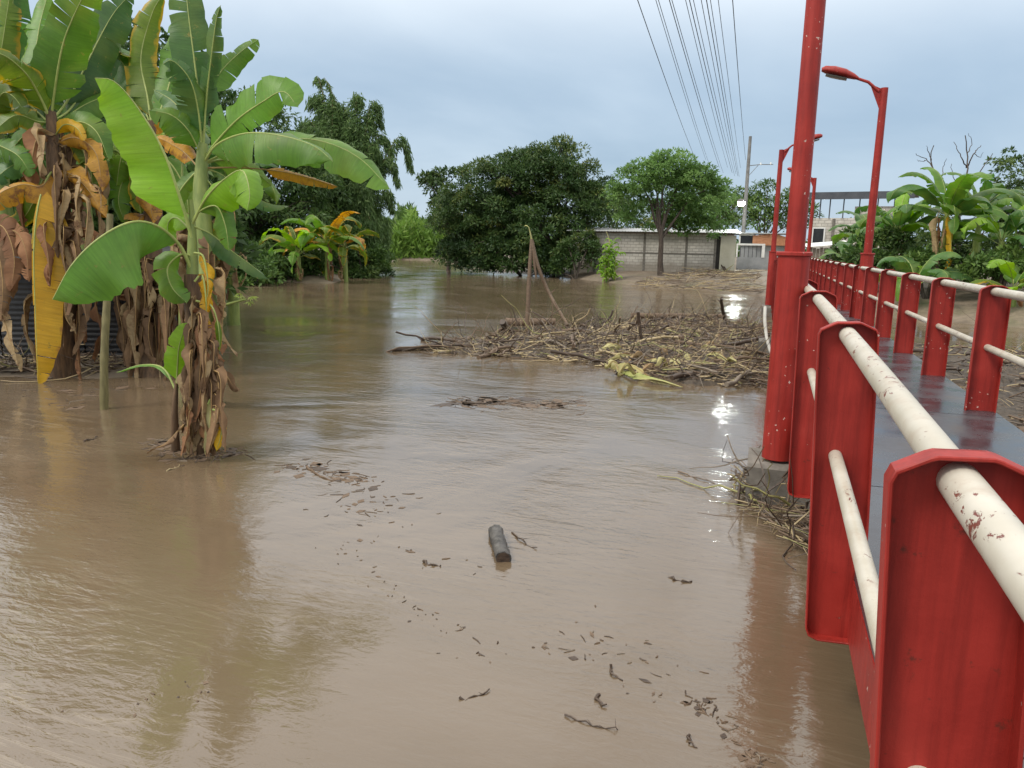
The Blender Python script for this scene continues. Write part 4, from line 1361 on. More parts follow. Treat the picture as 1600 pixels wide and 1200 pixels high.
# papaya-like seedlings among the bananas
def papaya(base, top, label, seed, n=9, ln=.3):
    rs = np.random.RandomState(seed)
    rng = random.Random(seed)
    base, top = np.asarray(base, float), np.asarray(top, float)
    t = thing('papaya_sapling', label, 'sapling', base)
    mb_ = MB()
    mb_.tube([base, base * .5 + top * .5, top], [.03, .024, .014], 7)
    mb_.build('stem', M['stem'], t, smooth=60, off=base)
    P, A, Nv = [], [], []
    for i in range(n):
        a = i * 2.4 + rng.uniform(-.3, .3)
        e = rng.uniform(-.2, .9)
        c = top + np.array([math.cos(a) * math.cos(e), math.sin(a) * math.cos(e), math.sin(e)]) * ln
        for k in range(7):
            b_ = a + (k - 3) * .45
            P.append(c)
            A.append((math.cos(b_), math.sin(b_), rng.uniform(-.8, .1)))
            Nv.append((rng.uniform(-.3, .3), rng.uniform(-.3, .3), 1))
    leaf_cloud('foliage', np.array(P), np.array(A), np.array(Nv), ln * .8, ln * .2, rs.uniform(0, 1, len(P)), M['fol_papaya'], t, off=base)
    return t


papaya(onz(165, 588) + UPV * .05, at(168, 252, 11.6), 'slender pale green sapling between the edge plant and the front plant', 1, 12, .26)
papaya(at(278, 560, 10.8) * np.array([1, 1, 0]), at(285, 215, 10.8), 'yellowish green sapling with small leaves behind the tall banana crown', 2, 12, .26)
b_ = onz(331, 488)
papaya(at(325, 484, 11.6), at(383, 468, 11.2), 'small yellow green leafy branch leaning out over the water', 3, 6, .13)

# bamboo stake in the water
b_ = onz(160, 640)
mb = MB()
P, _ = crsample([b_ - UPV * .3, at(163, 560, 9.37), at(168, 450, 9.4), at(172, 335, 9.45)], 30)
rr = [.052 * (1 - .25 * i / 29) * (1.1 if i % 5 == 0 else 1) for i in range(30)]
mb.tube(P - b_, rr, 12)
o = mb.build('bamboo_stake', M['bamboo_stake'], smooth=50)
o.location = tuple(b_)
tag(o, 'slim olive bamboo stake standing upright in the water before the banana plants', 'stake')


# ------------------------------------------------------------------ bamboo grove with drooping plumes
def bamboo(base, culms, label, seed, per=900, ln=.42):
    rs = np.random.RandomState(seed)
    rng = random.Random(seed)
    base = np.asarray(base, float)
    t = thing('bamboo_clump', label, 'bamboo', base, 0, 'bamboo at the river bend')
    P, A, Nv = [], [], []
    for (tipx, tipy, dep, arch, thick) in culms:
        tip = at(tipx, tipy, dep)
        st = base + np.array([rng.uniform(-1, 1), rng.uniform(-1, 1), 0])
        mid = st + (tip - st) * .5
        topz = tip[2] + arch
        ctl = [st, st + (tip - st) * .22 + UPV * (topz - st[2]) * .33, st + (tip - st) * .55 * np.array([1, 1, 0]) + UPV * (topz - st[2]) * .82,
               st + (tip - st) * .85 * np.array([1, 1, 0]) + UPV * (topz - st[2]), tip]
        C_, l = crsample(ctl, 30)
        mb_ = MB()
        mb_.tube(C_, np.linspace(.06, .012, 30), 6)
        mb_.build('culm', M['bamboo_stake'], t, smooth=60, off=base)
        n = int(per * thick)
        f = rs.uniform(.25, 1.0, n) ** .8
        x = f * 29
        i = np.minimum(x.astype(int), 28)
        p = C_[i] + (C_[i + 1] - C_[i]) * (x - i)[:, None]
        rad = thick * (.25 + .85 * np.sin(np.clip(f, 0, 1) * PI * .95))
        p = p + rdirs(rs, n) * (rad * rs.uniform(.2, 1, n))[:, None] * np.array([1, 1, .8]) - UPV * (rad * rs.uniform(0, .9, n))[:, None]
        P.append(p)
        tang = nrm(C_[np.minimum(i + 1, 29)] - C_[i])
        A.append(tang * .4 + rdirs(rs, n) * .55 + np.array([0, 0, -.8]))
        Nv.append(rdirs(rs, n) + np.array([0, 0, .6]))
    P, A, Nv = map(np.concatenate, (P, A, Nv))
    n = len(P)
    leaf_cloud('foliage', P, A, Nv, ln * rs.uniform(.6, 1.3, n), .075 * rs.uniform(.8, 1.3, n), np.clip(rs.normal(.5, .2, n), 0, 1), M['fol_bamboo'], t, off=base)
    return t


db = 50.0
bb = foot(545, 425, db)
bamboo(bb, [(596, 195, db, 1.6, .55), (642, 262, db, 2.0, .5), (622, 285, db - 1, 1.6, .5), (612, 325, db - 1, 1.2, .55), (575, 330, db - 2, 1.0, .8), (600, 400, db - 1, 2.2, .9), (585, 405, db - 2, 2.6, .9),
            (560, 160, db, .5, .9), (520, 165, db, .4, .95), (485, 160, db, .4, 1.0), (550, 210, db - 1, .8, 1.2), (500, 220, db - 1, .8, 1.2), (590, 250, db - 1, 1.0, 1.0), (470, 200, db, .5, 1.1), (540, 260, db - 2, .9, 1.3),
            (505, 300, db - 2, .9, 1.3), (570, 300, db - 2, 1.0, 1.2), (455, 280, db - 1, .9, 1.3), (610, 235, db, 1.0, .6), (580, 380, db - 2, 1.2, 1.0), (603, 372, db, 1.4, .8), (530, 180, db, .6, 1.3), (500, 190, db + 1, .6, 1.4), (560, 220, db + 1, .8, 1.3), (465, 230, db + 1, .8, 1.3), (585, 205, db, 1.2, .7), (500, 128, db, .1, .22), (492, 126, db + .4, .1, .2)],
       'tall bamboo clump with drooping feathery plumes leaning out over the river', 21, per=2500)

# ------------------------------------------------------------------ bushes
def bush(label, base, lobes, n, rc, per, ln, w, mat, seed, group=None, hang=.2, tint=.5):
    rs = np.random.RandomState(seed)
    rng = random.Random(seed)
    base = np.asarray(base, float)
    t = thing('bush', label, 'bush', base, 0, group)
    C_, R2 = envelope(rs, lobes, n, rc, low=-.9)
    mb_ = MB()
    for i in range(7):
        limb(mb_, base - UPV * .1, C_[rng.randrange(len(C_))], .05, .012, rng, 5)
    mb_.build('stems', M['bark'], t, smooth=60, off=base)
    leaf_cloud('foliage', *clump_leaves(rs, C_, R2, per, ln, w, hang, tint), M[mat], t, off=base)
    return t


bushes = [
    ('dark bush covering the end of the block house wall beside the dome-shaped tree', (900, 428, 50), [lob(903, 398, 51, 1.1, .8, 1.2), lob(882, 410, 51, 1.0, .8, .9), lob(915, 375, 52, .8, .7, .9)], 44, 'fol_mango'),
    ('leafy bush filling the gap behind the edge banana plant and the shed', (60, 520, 16), [lob(20, 330, 16.5, 1.3, 1, 1.2), lob(90, 310, 16.5, 1.2, 1, 1.2), lob(150, 340, 16.5, 1.2, 1, 1.2), lob(40, 250, 17, 1.0, 1, .9)], 90, 'fol_bush'),
    ('shaded bush behind the withered stem and the tall banana plant', (270, 520, 16), [lob(215, 350, 16, 1.0, 1, 1.0), lob(270, 330, 16, 1.1, 1, 1.2), lob(310, 400, 16, .8, .8, 1.0)], 70, 'fol_dark'),
    ('leafy bush at the water edge right behind the front banana plants', (350, 440, 37), [lob(345, 428, 37, 1.5, 1, .9), lob(385, 420, 39, 1.6, 1, 1.1), lob(330, 410, 38, 1.3, 1, 1.2)], 50, 'fol_bush'),
    ('low bush between the tall banana plant and the river bend clump', (420, 435, 42), [lob(420, 420, 42, 1.6, 1.2, 1.0), lob(450, 415, 42.5, 1.4, 1.2, 1.1)], 40, 'fol_dark'),
    ('bush overhanging the water between the front bananas and the bend', (385, 442, 36), [lob(380, 425, 36, 1.7, 1, 1.0), lob(410, 430, 38, 1.5, 1, .8), lob(360, 400, 37, 1.6, 1.2, 1.3)], 60, 'fol_bush'),
    ('leafy shrub just left of the small banana plants at the bend', (435, 438, 40), [lob(432, 426, 40, 1.3, .9, .8), lob(450, 410, 41, 1.5, 1, 1.2), lob(492, 425, 41.5, 1.4, .9, .9)], 50, 'fol_dark'),
    ('low shrub at the waterline right of the small banana plants', (560, 430, 46), [lob(555, 424, 46, 1.6, .9, .7), lob(580, 418, 50, 1.5, 1, .8)], 40, 'fol_dark'),
    ('dark bush under the bamboo right of the small banana clump', (560, 420, 46), [lob(555, 400, 46, 1.8, 1.4, 1.4), lob(585, 395, 48, 1.2, 1.4, 1.6), lob(520, 405, 46, 1.6, 1.2, 1.4)], 50, 'fol_bush'),
    ('dark undergrowth under the dome-shaped tree by the water', (820, 425, 54), [lob(790, 408, 54, 2.4, 1.4, 1.0), lob(840, 412, 53.5, 1.8, 1.2, .8), lob(740, 405, 55, 2.0, 1.2, 1.0), lob(712, 398, 58, 1.5, 1.2, 1.3), lob(870, 414, 54.5, 1.4, 1.0, .7)], 110, 'fol_dark'),
    ('hanging light green bush right beside the bamboo trunk base', (480, 420, 45), [lob(480, 370, 45, 1.8, 1.4, 1.6), lob(440, 350, 45, 1.7, 1.4, 1.7), lob(410, 370, 44, 1.5, 1.4, 1.5)], 70, 'fol_bush'),
]
for i, (lab, f, lobes, n, mt_) in enumerate(bushes):
    bush(lab, foot(*f), lobes, n, (.3, .6), 90, .26, .10, mt_, 60 + i, 'bushes along the banks')

# light green thicket at the far end of the reach
def thicket(name, label, px0, px1, ytop, ybase, d, n, mat, seed, ln=.9, w=.16):
    rs = np.random.RandomState(seed)
    P, A, Nv = [], [], []
    xs = rs.uniform(px0, px1, n)
    dd = rs.uniform(d, d * 1.16, n)
    f = rs.uniform(0, 1, n)
    prof = ytop + 14 * np.sin(xs * .11 + seed) + 7 * np.sin(xs * .31)
    ys = ybase + (prof - ybase) * f
    Pn = np.array([at(x, y, q) for x, y, q in zip(xs, ys, dd)])
    A = rdirs(rs, n) * .8 + np.array([0, 0, .9]) * (rs.uniform(size=n) < .6)[:, None]
    o_ = leaf_cloud(name, Pn, A, rdirs(rs, n) + TOWARD * .6, ln * rs.uniform(.5, 1.2, n), w * rs.uniform(.7, 1.4, n), np.clip(rs.normal(.5, .2, n), 0, 1), M[mat])
    return tag(o_, label, 'thicket', kind='stuff')


thicket('reed_thicket', 'bright green thicket of reeds and bananas at the far end of the river', 606, 720, 352, 410, 98, 9000, 'fol_reed', 3, 1.3, .26)
thicket('reed_thicket', 'darker bushes behind the bright reeds at the far river end', 560, 760, 338, 380, 125, 5000, 'fol_bush', 4, 1.4, .5)

# far treeline closing the horizon
rs = np.random.RandomState(90)
P_ = []
for a in np.linspace(R_(58), R_(150), 260):
    r = 175 + rs.uniform(-10, 25)
    c = np.array([math.cos(a) * r, math.sin(a) * r, 0])
    h = 5.0 + 1.6 * math.sin(a * 31) + 1.2 * math.sin(a * 77 + 1) + rs.uniform(-.8, .8)
    n = 70
    P_.append(c + np.stack([rs.uniform(-2.2, 2.2, n), rs.uniform(-3, 3, n), rs.uniform(0, h, n)], 1))
P_ = np.concatenate(P_)
n = len(P_)
o = leaf_cloud('distant_treeline', P_, rdirs(rs, n), rdirs(rs, n) + UPV * .5, 1.3, .9, np.clip(rs.normal(.45, .2, n), 0, 1), M['fol_bush'])
tag(o, 'far line of trees along the horizon beyond the fields', 'treeline', kind='stuff')

# ------------------------------------------------------------------ corrugated shed on the left bank
sa = at(-60, 560, 12.4)
sb = at(262, 560, 12.7)
ang = math.atan2(sb[1] - sa[1], sb[0] - sa[0])
wl_ = math.hypot(sb[0] - sa[0], sb[1] - sa[1])
sz = 0.1
shed = thing('shed', 'dark corrugated metal shed hidden behind the banana plants on the left bank', 'shed', (sa[0], sa[1], sz), ang)
npan = 5
for i in range(npan):
    x0, x1 = wl_ * i / npan, wl_ * (i + 1) / npan - .02
    zs = np.linspace(0, 1.55, 70)
    P = np.array([[(x, .012 * math.sin(z * 2 * PI / .085) + .008 * (i % 2), z) for x in np.linspace(x0, x1, 3)] for z in zs])
    mb = MB()
    mb.grid(P)
    mb.build('wall_sheet', M['zinc_dark'], shed, smooth=80)
mb = MB()
for x in (0.02, wl_ * .5, wl_ - .1):
    mb.box(x, x + .09, .05, .14, -.3, 1.56)
mb.build('frame_posts', M['wood_dark'], shed)
mb = MB()
P = np.array([[(x, y, 1.62 + y * .14 + .012 * math.sin(x * 2 * PI / .09)) for y in (-.35, 1.4, 3.2)] for x in np.linspace(-.3, wl_ + .05, 190)])
mb.grid(P, flip=True)
mb.build('roof', M['zinc_dark'], shed, smooth=80)
mb = MB()
mb.box(.15, wl_ - .15, .2, 3.0, -.2, 1.5)
mb.build('inner_wall', M['dark_inside'], shed)

# ------------------------------------------------------------------ block house on the far bank
dh = 53.0
ha, hb_ = at(893, 420, dh), at(1147, 424, dh - 2.2)
ang = math.atan2(hb_[1] - ha[1], hb_[0] - ha[0])
wl_ = math.hypot(hb_[0] - ha[0], hb_[1] - ha[1])
hz = 0.55
house = thing('block_house', 'low grey concrete block house with thin metal roof on the far bank', 'house', (ha[0], ha[1], hz), ang)
hh = 2.55
wcream = 1.0
cols = [0, wl_ * .14, wl_ * .45, wl_ * .705, wl_ - wcream - .35]
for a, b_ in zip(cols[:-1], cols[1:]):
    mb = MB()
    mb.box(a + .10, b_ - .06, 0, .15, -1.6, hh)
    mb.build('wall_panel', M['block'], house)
for x in cols:
    mb = MB()
    mb.box(x - .06 + .002, x + .098, -.025, .16, -1.6, hh - .003)
    mb.build('column', M['concrete'], house)
mb = MB()
mb.box(cols[-1] + .10, wl_ - wcream - .002, .05, .12, -.5, hh - .2)
mb.build('door', M['dark_inside'], house)  # dark panel filling the open doorway, painted as the shade inside
mb = MB()
mb.box(wl_ - wcream, wl_, -.02, .16, -1.6, hh - .03)
mb.build('end_wall', M['cream_wall'], house)
mb = MB()
mb.box(cols[0] + .1, cols[-1] - .06, -.02, -.003, hh * .47, hh * .47 + .09)
mb.build('bond_beam', M['concrete'], house)
mb = MB()
for (x0, x1, y0, y1) in ((-.05, .12, .16, 4), (wl_ - .15, wl_ - .002, .165, 4), (0, wl_, 4.0, 4.15)):
    mb.box(x0, x1, y0, y1, -1.6, hh - .05)
mb.build('side_walls', M['block'], house)
mb = MB()
mb.box(-.2, wl_ + .15, -.06, .03, hh + .005, hh + .10)
mb.box(-.2, wl_ + .15, 4.1, 4.2, hh + .005, hh + .45)
mb.build('rafter', M['wood_grey'], house)
mb = MB()
P = np.array([[(x, y, hh + .13 + (y + .3) * .07 + .014 * math.sin(x * 2 * PI / .2) + dz) for (y, dz) in ((-.35, -.03), (-.35, 0), (2, 0), (4.5, 0))] for x in np.linspace(-.4, wl_ + .3, 160)])
mb.grid(P, flip=True)
mb.build('roof', M['zinc'], house, smooth=60)
# boards leaning at the doorway and a long pole lying on the bank
for j, (x0, x1, y) in enumerate(((wl_ - 1.55, wl_ - .55, -.7), (wl_ - 1.45, wl_ - .35, -.8))):
    mb = MB()
    base = at(1120 + j * 8, 424, dh - 2.2)
    tip = at(1112 + j * 2, 385 + j * 6, dh - 1.4)
    foot_ = at(1134 + j * 4, 427, dh - 2.4)
    mb.tube([foot_ - foot_, tip - foot_], [.05, .04], 6)
    o = mb.build('leaning_plank', M['wood_dark'], smooth=50)
    o.location = tuple(foot_)
    tag(o, ['dark plank leaning at the block house doorway', 'second dark plank leaning outward beside the cream end wall'][j], 'plank', 'planks at the doorway')
mb = MB()
q0, q1 = at(1085, 428, 47.5), at(1175, 429, 46.0)
mb.tube([q0 - q0, (q1 - q0) * .5 + UPV * .03, q1 - q0], [.07, .065, .05], 8)
o = mb.build('fallen_pole', M['wood_pale'], smooth=50)
o.location = tuple(q0)
tag(o, 'long pale pole lying along the bank below the block house doorway', 'pole')

# ------------------------------------------------------------------ small orange house
do = 57.0
oa, ob = at(1150, 422, do), at(1226, 422, do - 1)
ang = math.atan2(ob[1] - oa[1], ob[0] - oa[0])
wl_ = math.hypot(ob[0] - oa[0], ob[1] - oa[1])
oh = thing('house', 'small house with orange gable and grey front wall beside the bridge end', 'house', (oa[0], oa[1], .75), ang)
mb = MB()
mb.box(.2, wl_, .6, 4, -.5, 2.0)
mb.build('wall', M['grey_wall'], oh)
mb = MB()
mb.prism([(wl_ * .3, 1.75), (wl_ * 1.05, 1.75), (wl_ * 1.05, 2.3), (wl_ * .75, 2.62), (wl_ * .3, 2.45)], .3, .58)
mb.build('gable', M['orange_wall'], oh)
mb = MB()
mb.box(-.05, wl_ * 1.1, .1, 4.2, 2.60, 2.66)
mb.build('roof', M['zinc'], oh)
mb = MB()
mb.box(.05, wl_ * .36, .52, .59, 1.72, 2.55)
wn = mb.build('window', M['dark_glass'], oh)
mb = MB()
for (x0, x1, z0, z1) in ((.05, .16, 1.72, 2.55), (wl_ * .36 - .1, wl_ * .36, 1.72, 2.55), (.16, wl_ * .36 - .1, 2.45, 2.55), (.16, wl_ * .36 - .1, 1.72, 1.80)):
    mb.box(x0, x1, .47, .518, z0, z1)
mb.build('window_frame', M['white'], wn)
# front wall with a barred opening
fw = thing('fence_wall', 'grey yard wall with white rail and barred opening in front of the orange house', 'wall', (oa[0] + math.sin(ang) * .8, oa[1] - math.cos(ang) * .8, .85), ang)
mb = MB()
mb.box(0, wl_ * .55, 0, .15, -.5, .75)
mb.build('wall', M['grey_wall'], fw)
mb = MB()
mb.box(-.08, wl_ * .56, -.05, .2, 1.62, 1.75)
mb.box(-.08, .04, -.04, .19, .752, 1.618)
mb.box(wl_ * .5, wl_ * .56, -.04, .19, .752, 1.618)
mb.build('frame', M['white'], fw)
for i in range(6):
    mb = MB()
    x = .2 + i * (wl_ * .5 - .3) / 5
    mb.box(x, x + .05, .04, .10, .752, 1.618)
    mb.build('bar', M['roof_dark'], fw)

# ------------------------------------------------------------------ unfinished two-storey building to the right
du = 52.0
ua, ub = at(1258, 418, du), at(1412, 418, du - 3)
ang = math.atan2(ub[1] - ua[1], ub[0] - ua[0])
wl_ = math.hypot(ub[0] - ua[0], ub[1] - ua[1])
bu = thing('unfinished_building', 'unfinished block building with open upper floor and flat dark roof past the bridge', 'building', (ua[0], ua[1], 1.0), ang)
mb = MB()
mb.box(0, wl_ * .98, 0, 5, -.5, 3.35)
mb.build('wall', M['block'], bu)
mb = MB()
mb.box(wl_ * .46, wl_ * .98, .02, .17, 3.352, 4.1)
mb.build('upper_wall', M['block'], bu)
mb = MB()
mb.box(-.35, wl_ + .2, -.45, 5.4, 4.95, 5.02)
mb.box(-.35, wl_ + .2, -.47, -.40, 4.55, 4.95)
mb.build('roof', M['roof_dark'], bu)
for i, f in enumerate((.01, .1, .2, .34, .5, .68, .84, .97)):
    mb = MB()
    mb.box(wl_ * f, wl_ * f + .07, -.1, -.03, 3.352, 4.949)
    mb.build('roof_post', M['roof_dark'], bu)
for i, f in enumerate((.0, .24, .5, .75)):
    mb = MB()
    mb.box(wl_ * f + .02, wl_ * f + .2, -.06, -.003, -.5, 3.3)
    mb.build('column', M['concrete'], bu)
for i, (f, z0) in enumerate(((.05, 1.75), (.11, 1.75))):
    mb = MB()
    x0, x1 = wl_ * .055, wl_ * .165
    if i == 0:
        mb.box(x0, x1, -.03, -.004, 1.7, 2.65)
        wn = mb.build('window', M['dark_glass'], bu)
        mb = MB()
        for (a, b_, c, d) in ((x0 - .09, x0, 1.62, 2.73), (x1, x1 + .09, 1.62, 2.73), (x0, x1, 2.65, 2.73), (x0, x1, 1.62, 1.70)):
            mb.box(a, b_, -.06, -.004, c, d)
        mb.build('window_frame', M['white'], wn)

# low shed in front of it
la, lb = at(1262, 420, 44), at(1312, 420, 43.5)
ang = math.atan2(lb[1] - la[1], lb[0] - la[0])
wl_ = math.hypot(lb[0] - la[0], lb[1] - la[1])
ls = thing('lean_to', 'low grey lean-to with pale roof edge below the unfinished building', 'shed', (la[0], la[1], .9), ang)
for i in range(9):
    mb = MB()
    x0 = wl_ * i / 9
    mb.box(x0, x0 + wl_ / 9 - .02, .0 + .01 * (i % 2), .05 + .01 * (i % 2), -.4, 1.45 - .03 * (i % 3))
    mb.build('plank', M['wood_grey'], ls)
mb = MB()
P = np.array([[(x, y, 1.5 + .1 * x + .08 * y) for y in (-.25, 2.5)] for x in np.linspace(-.2, wl_ + .4, 8)])
mb.grid(P, flip=True)
mb.build('roof', M['white'], ls)

# ------------------------------------------------------------------ utility pole, its lit lamp and the cables
dp = 63.0
pb = foot(1158, 410, dp)
ptop = at(1167, 218, dp)
up_ = thing('utility_pole', 'grey utility pole with a thin side arm behind the block house', 'utility pole', pb)
mb = MB()
mb.tube([(0, 0, -.3), (0, 0, ptop[2] - pb[2])], [.19, .12], 12)
mb.build('pole', M['pole_grey'], up_, smooth=50)
q1 = at(1208, 257, dp - 1) - pb
q0 = np.array([0, 0, at(1170, 262, dp)[2] - pb[2]])
mb = MB()
mb.tube([q0, (q0 + q1) / 2 + UPV * .05, q1], .035, 6)
mb.tube([q0 - UPV * .9, q0 * .6 + q1 * .4], .022, 6)
mb.build('side_arm', M['pole_grey'], up_, smooth=50)
mb = MB()
for f in (.5, .9):
    c = q0 + (q1 - q0) * f
    mb.tube([c, c + UPV * .1, c + UPV * .2], [.05, .07, .03], 8)
mb.build('insulators', M['white'], up_, smooth=50)

lampc = at(1158, 318, dp - 7.0)
fl = thing('floodlight', 'brightly lit floodlight on the utility pole above the houses', 'lamp', lampc)
mt, t, b = newmat('lit_bulb')
b.inputs['Base Color'].default_value = (1, 1, 1, 1)
b.inputs['Emission Color'].default_value = (0.92, 1.0, 0.93, 1)
b.inputs['Emission Strength'].default_value = 420
mb = MB()
ths = np.linspace(.05, PI - .05, 9)
mb.grid(np.array([[(.26 * math.sin(a) * math.cos(c), .26 * math.sin(a) * math.sin(c), .20 * math.cos(a)) for c in np.linspace(0, 2 * PI, 15)] for a in ths]), flip=True)
mb.build('bulb', mt, fl, smooth=80)
mb = MB()
P = np.array([[(r * math.cos(c), r * math.sin(c), z) for c in np.linspace(0, 2 * PI, 15)] for r, z in ((.29, .12), (.31, .19), (.22, .29), (.06, .33))])
mb.grid(P)
mb.build('hood', M['pole_grey'], fl, smooth=60)
mb = MB()
pc = np.array([pb[0], pb[1], lampc[2]]) - lampc
mb.tube([(0, 0, .30), pc * .5 + UPV * .35, pc + UPV * .25], .03, 6)
mb.build('bracket', M['pole_grey'], fl, smooth=50)

cables = [((1000, 0), (1087, 250)), ((1028, 0), (1103, 250)), ((1032, 0), (1110, 262)), ((1049, 0), (1124, 262)), ((1053, 0), (1130, 270)), ((1074, 0), (1137, 262)), ((1080, 0), (1144, 270)), ((1086, 0), (1148, 275)),
          ((1098, 0), (1150, 272)), ((1106, 0), (1153, 275)), ((1112, 0), (1155, 276)), ((1124, 0), (1157, 262)), ((1146, 0), (1160, 185))]
ords = ['first', 'second', 'third', 'fourth', 'fifth', 'sixth', 'seventh', 'eighth', 'ninth', 'tenth', 'eleventh', 'twelfth', 'thirteenth']
for i, (a, b_) in enumerate(cables):
    ax, ay = a
    bx, by = b_
    z = 8.2 + .12 * (i % 4)
    # near end beyond the top of the picture, far end at the pole line
    nx_ = ax + (bx - ax) * (-900 - ay) / (by - ay)
    pn = onz(nx_, -900, z + .1)
    dfar = 62.5
    r = ray(bx, by)
    if by < 200:
        bx = ax + (bx - ax) * (250 - ay) / (by - ay)
        by = 250
    pf = at(bx, by, dfar)
    pts = []
    for f in np.linspace(0, 1, 24):
        p = pn + (pf - pn) * f
        pts.append(p - UPV * .35 * math.sin(f * PI) * .6)
    mb = MB()
    pts = np.array(pts)
    org = pts[-1].copy()
    mb.tube(pts - org, .009 if i % 3 else .012, 5)
    o = mb.build('power_cable', M['cable'], smooth=60)
    o.location = tuple(org)
    tag(o, ('overhead cable running to the utility pole, %s from the left of the bundle' % ords[i]), 'cable', 'overhead power cables')

# ------------------------------------------------------------------ vegetation on the right bank
for i, (px, py, d, h, nl, ll, mats, lab, dead) in enumerate([
        (1468, 432, 27.5, 2.7, 15, 2.9, ['leaf', 'leaf_dark', 'leaf', 'leaf_bright'], 'largest banana plant past the bridge, with withered yellow leaf at its stem', 9),
        (1395, 432, 29.5, 2.1, 11, 2.5, ['leaf_bright', 'leaf', 'leaf_dark'], 'banana plant with light green leaves behind the far lamp post', 4),
        (1352, 425, 33.0, 1.8, 10, 2.4, ['leaf', 'leaf_dark'], 'low banana plant before the unfinished building', 3),
        (1558, 430, 26.5, 1.7, 11, 2.6, ['leaf', 'leaf_bright', 'leaf_dark'], 'banana plant with arching leaves at the far edge of the right bank', 4),
        (1520, 425, 30.0, 2.8, 11, 2.6, ['leaf_dark', 'leaf'], 'banana plant behind the largest one on the right bank', 4),
        (1430, 440, 25.5, .7, 8, 2.0, ['leaf', 'leaf_dark', 'leaf_bright'], 'short young banana plant at the foot of the right-bank clump', 2),
        (1330, 430, 31.0, .9, 8, 2.0, ['leaf', 'leaf_dark'], 'short banana plant close to the railing lamp', 2),
        (1585, 440, 24.0, .6, 7, 1.9, ['leaf', 'leaf_bright', 'leaf_old'], 'short banana plant with low spreading leaves by the right picture edge', 2),
        (1620, 430, 27.5, 1.7, 8, 2.3, ['leaf', 'leaf_dark'], 'banana plant cut off by the right picture edge', 3)]):
    b_ = foot(px, py, d)
    banana(b_, h, nl, ll, 900 + i, lab, mats, dead=dead, group='banana plants past the bridge', r=.14, lw=.34, el=(.35, 1.4), nt=16)
b_ = foot(1478, 432, 27.0)
t = [o for o in bpy.data.objects if o.get('label', '').startswith('largest banana')][0]
tl = np.array(t.location)
for i, (pts, mt_) in enumerate([([(1475, 330), (1484, 350), (1486, 390), (1478, 425)], 'leaf_yellow'), ([(1468, 330), (1462, 350), (1464, 390), (1466, 420)], 'leaf_straw')]):
    px_leaf(t, tl, pts, 26.9, 8, 8, mt_, 950 + i, tears=4, crumple=.05)

rb = [
    ('leafy bush at the foot of the largest right-bank banana plant', (1450, 435, 26), [lob(1440, 418, 27.5, .8, .9, .45), lob(1490, 416, 27.5, .8, .9, .4)], 26, 'fol_bush'),
    ('dark bush under the banana leaves next to the railing lamp', (1370, 430, 29), [lob(1365, 405, 29.5, 1.0, .9, .8), lob(1400, 400, 29, 1.0, .9, .9), lob(1330, 405, 33, 1.2, .9, .8)], 40, 'fol_dark'),
    ('light green weedy bush at the right edge of the right bank', (1560, 437, 25), [lob(1550, 424, 25.5, .8, .8, .4), lob(1600, 415, 25.5, .9, .9, .6), lob(1520, 428, 25.5, .6, .7, .35)], 30, 'fol_bush'),
    ('dark bush behind the right-bank banana plants', (1540, 420, 31), [lob(1530, 380, 31, 1.8, 1, 1.2), lob(1590, 360, 31, 1.8, 1, 1.4), lob(1430, 370, 32, 2.0, 1, 1.2), lob(1380, 375, 34, 1.6, 1, 1.0)], 70, 'fol_dark'),
]
for i, (lab, f, lobes, n, mt_) in enumerate(rb):
    bush(lab, foot(*f), lobes, n, (.25, .5), 90, .22, .085, mt_, 80 + i, 'bushes on the right bank')
tree('tree', 'sparse leafy tree against the sky at the right picture edge', foot(1590, 420, 34), [lob(1570, 275, 34, .9, .9, .9), lob(1598, 300, 34, .9, .9, 1.1), lob(1560, 320, 34, .7, .7, .8), lob(1580, 250, 34, .6, .6, .4), lob(1620, 280, 34, 1.0, .9, 1.2)],
     60, (.2, .42), 42, .17, .08, 'fol_dark', 31, trunk_r=.11, fork=.75, nl=14, tint=.55)

# bare dead tree
db_ = 33.0
b_ = foot(1500, 420, db_)
dt_ = thing('dead_tree', 'leafless dead tree with crooked grey branches above the right-bank bananas', 'tree', b_)
rng = random.Random(4)
mb = MB()
fork_ = at(1497, 330, db_)
mb.tube([b_ - UPV * .3, (b_ + fork_) / 2, fork_], [.16, .13, .10], 9)
mb.build('trunk', M['bark'], dt_, smooth=60, off=b_)
for (pts, r) in [([(1497, 330), (1510, 280), (1512, 245), (1508, 212)], .05), ([(1497, 330), (1470, 290), (1455, 255), (1458, 228)], .05), ([(1511, 262), (1522, 240), (1532, 228)], .03), ([(1511, 262), (1500, 242), (1490, 222)], .03),
                 ([(1497, 330), (1530, 270), (1552, 240)], .04), ([(1512, 240), (1518, 225), (1514, 208)], .022), ([(1460, 265), (1448, 250), (1430, 240)], .028), ([(1456, 250), (1450, 238), (1448, 228)], .02), ([(1470, 290), (1474, 262), (1478, 248)], .022),
                 ([(1500, 310), (1490, 275), (1486, 255)], .026), ([(1522, 240), (1530, 246), (1536, 238)], .016), ([(1448, 250), (1440, 252), (1432, 250)], .014)]:
    mb = MB()
    P = [at(x, y, db_ + rng.uniform(-.5, .5) * (j > 0)) for j, (x, y) in enumerate(pts)]
    P, _ = crsample(P, 12)
    P = P + np.array([[rng.uniform(-.03, .03) for _ in range(3)] for _ in range(12)])
    mb.tube(P, np.linspace(r, r * .35, 12), 6)
    mb.build('branch', M['bark'], dt_, smooth=60, off=b_)

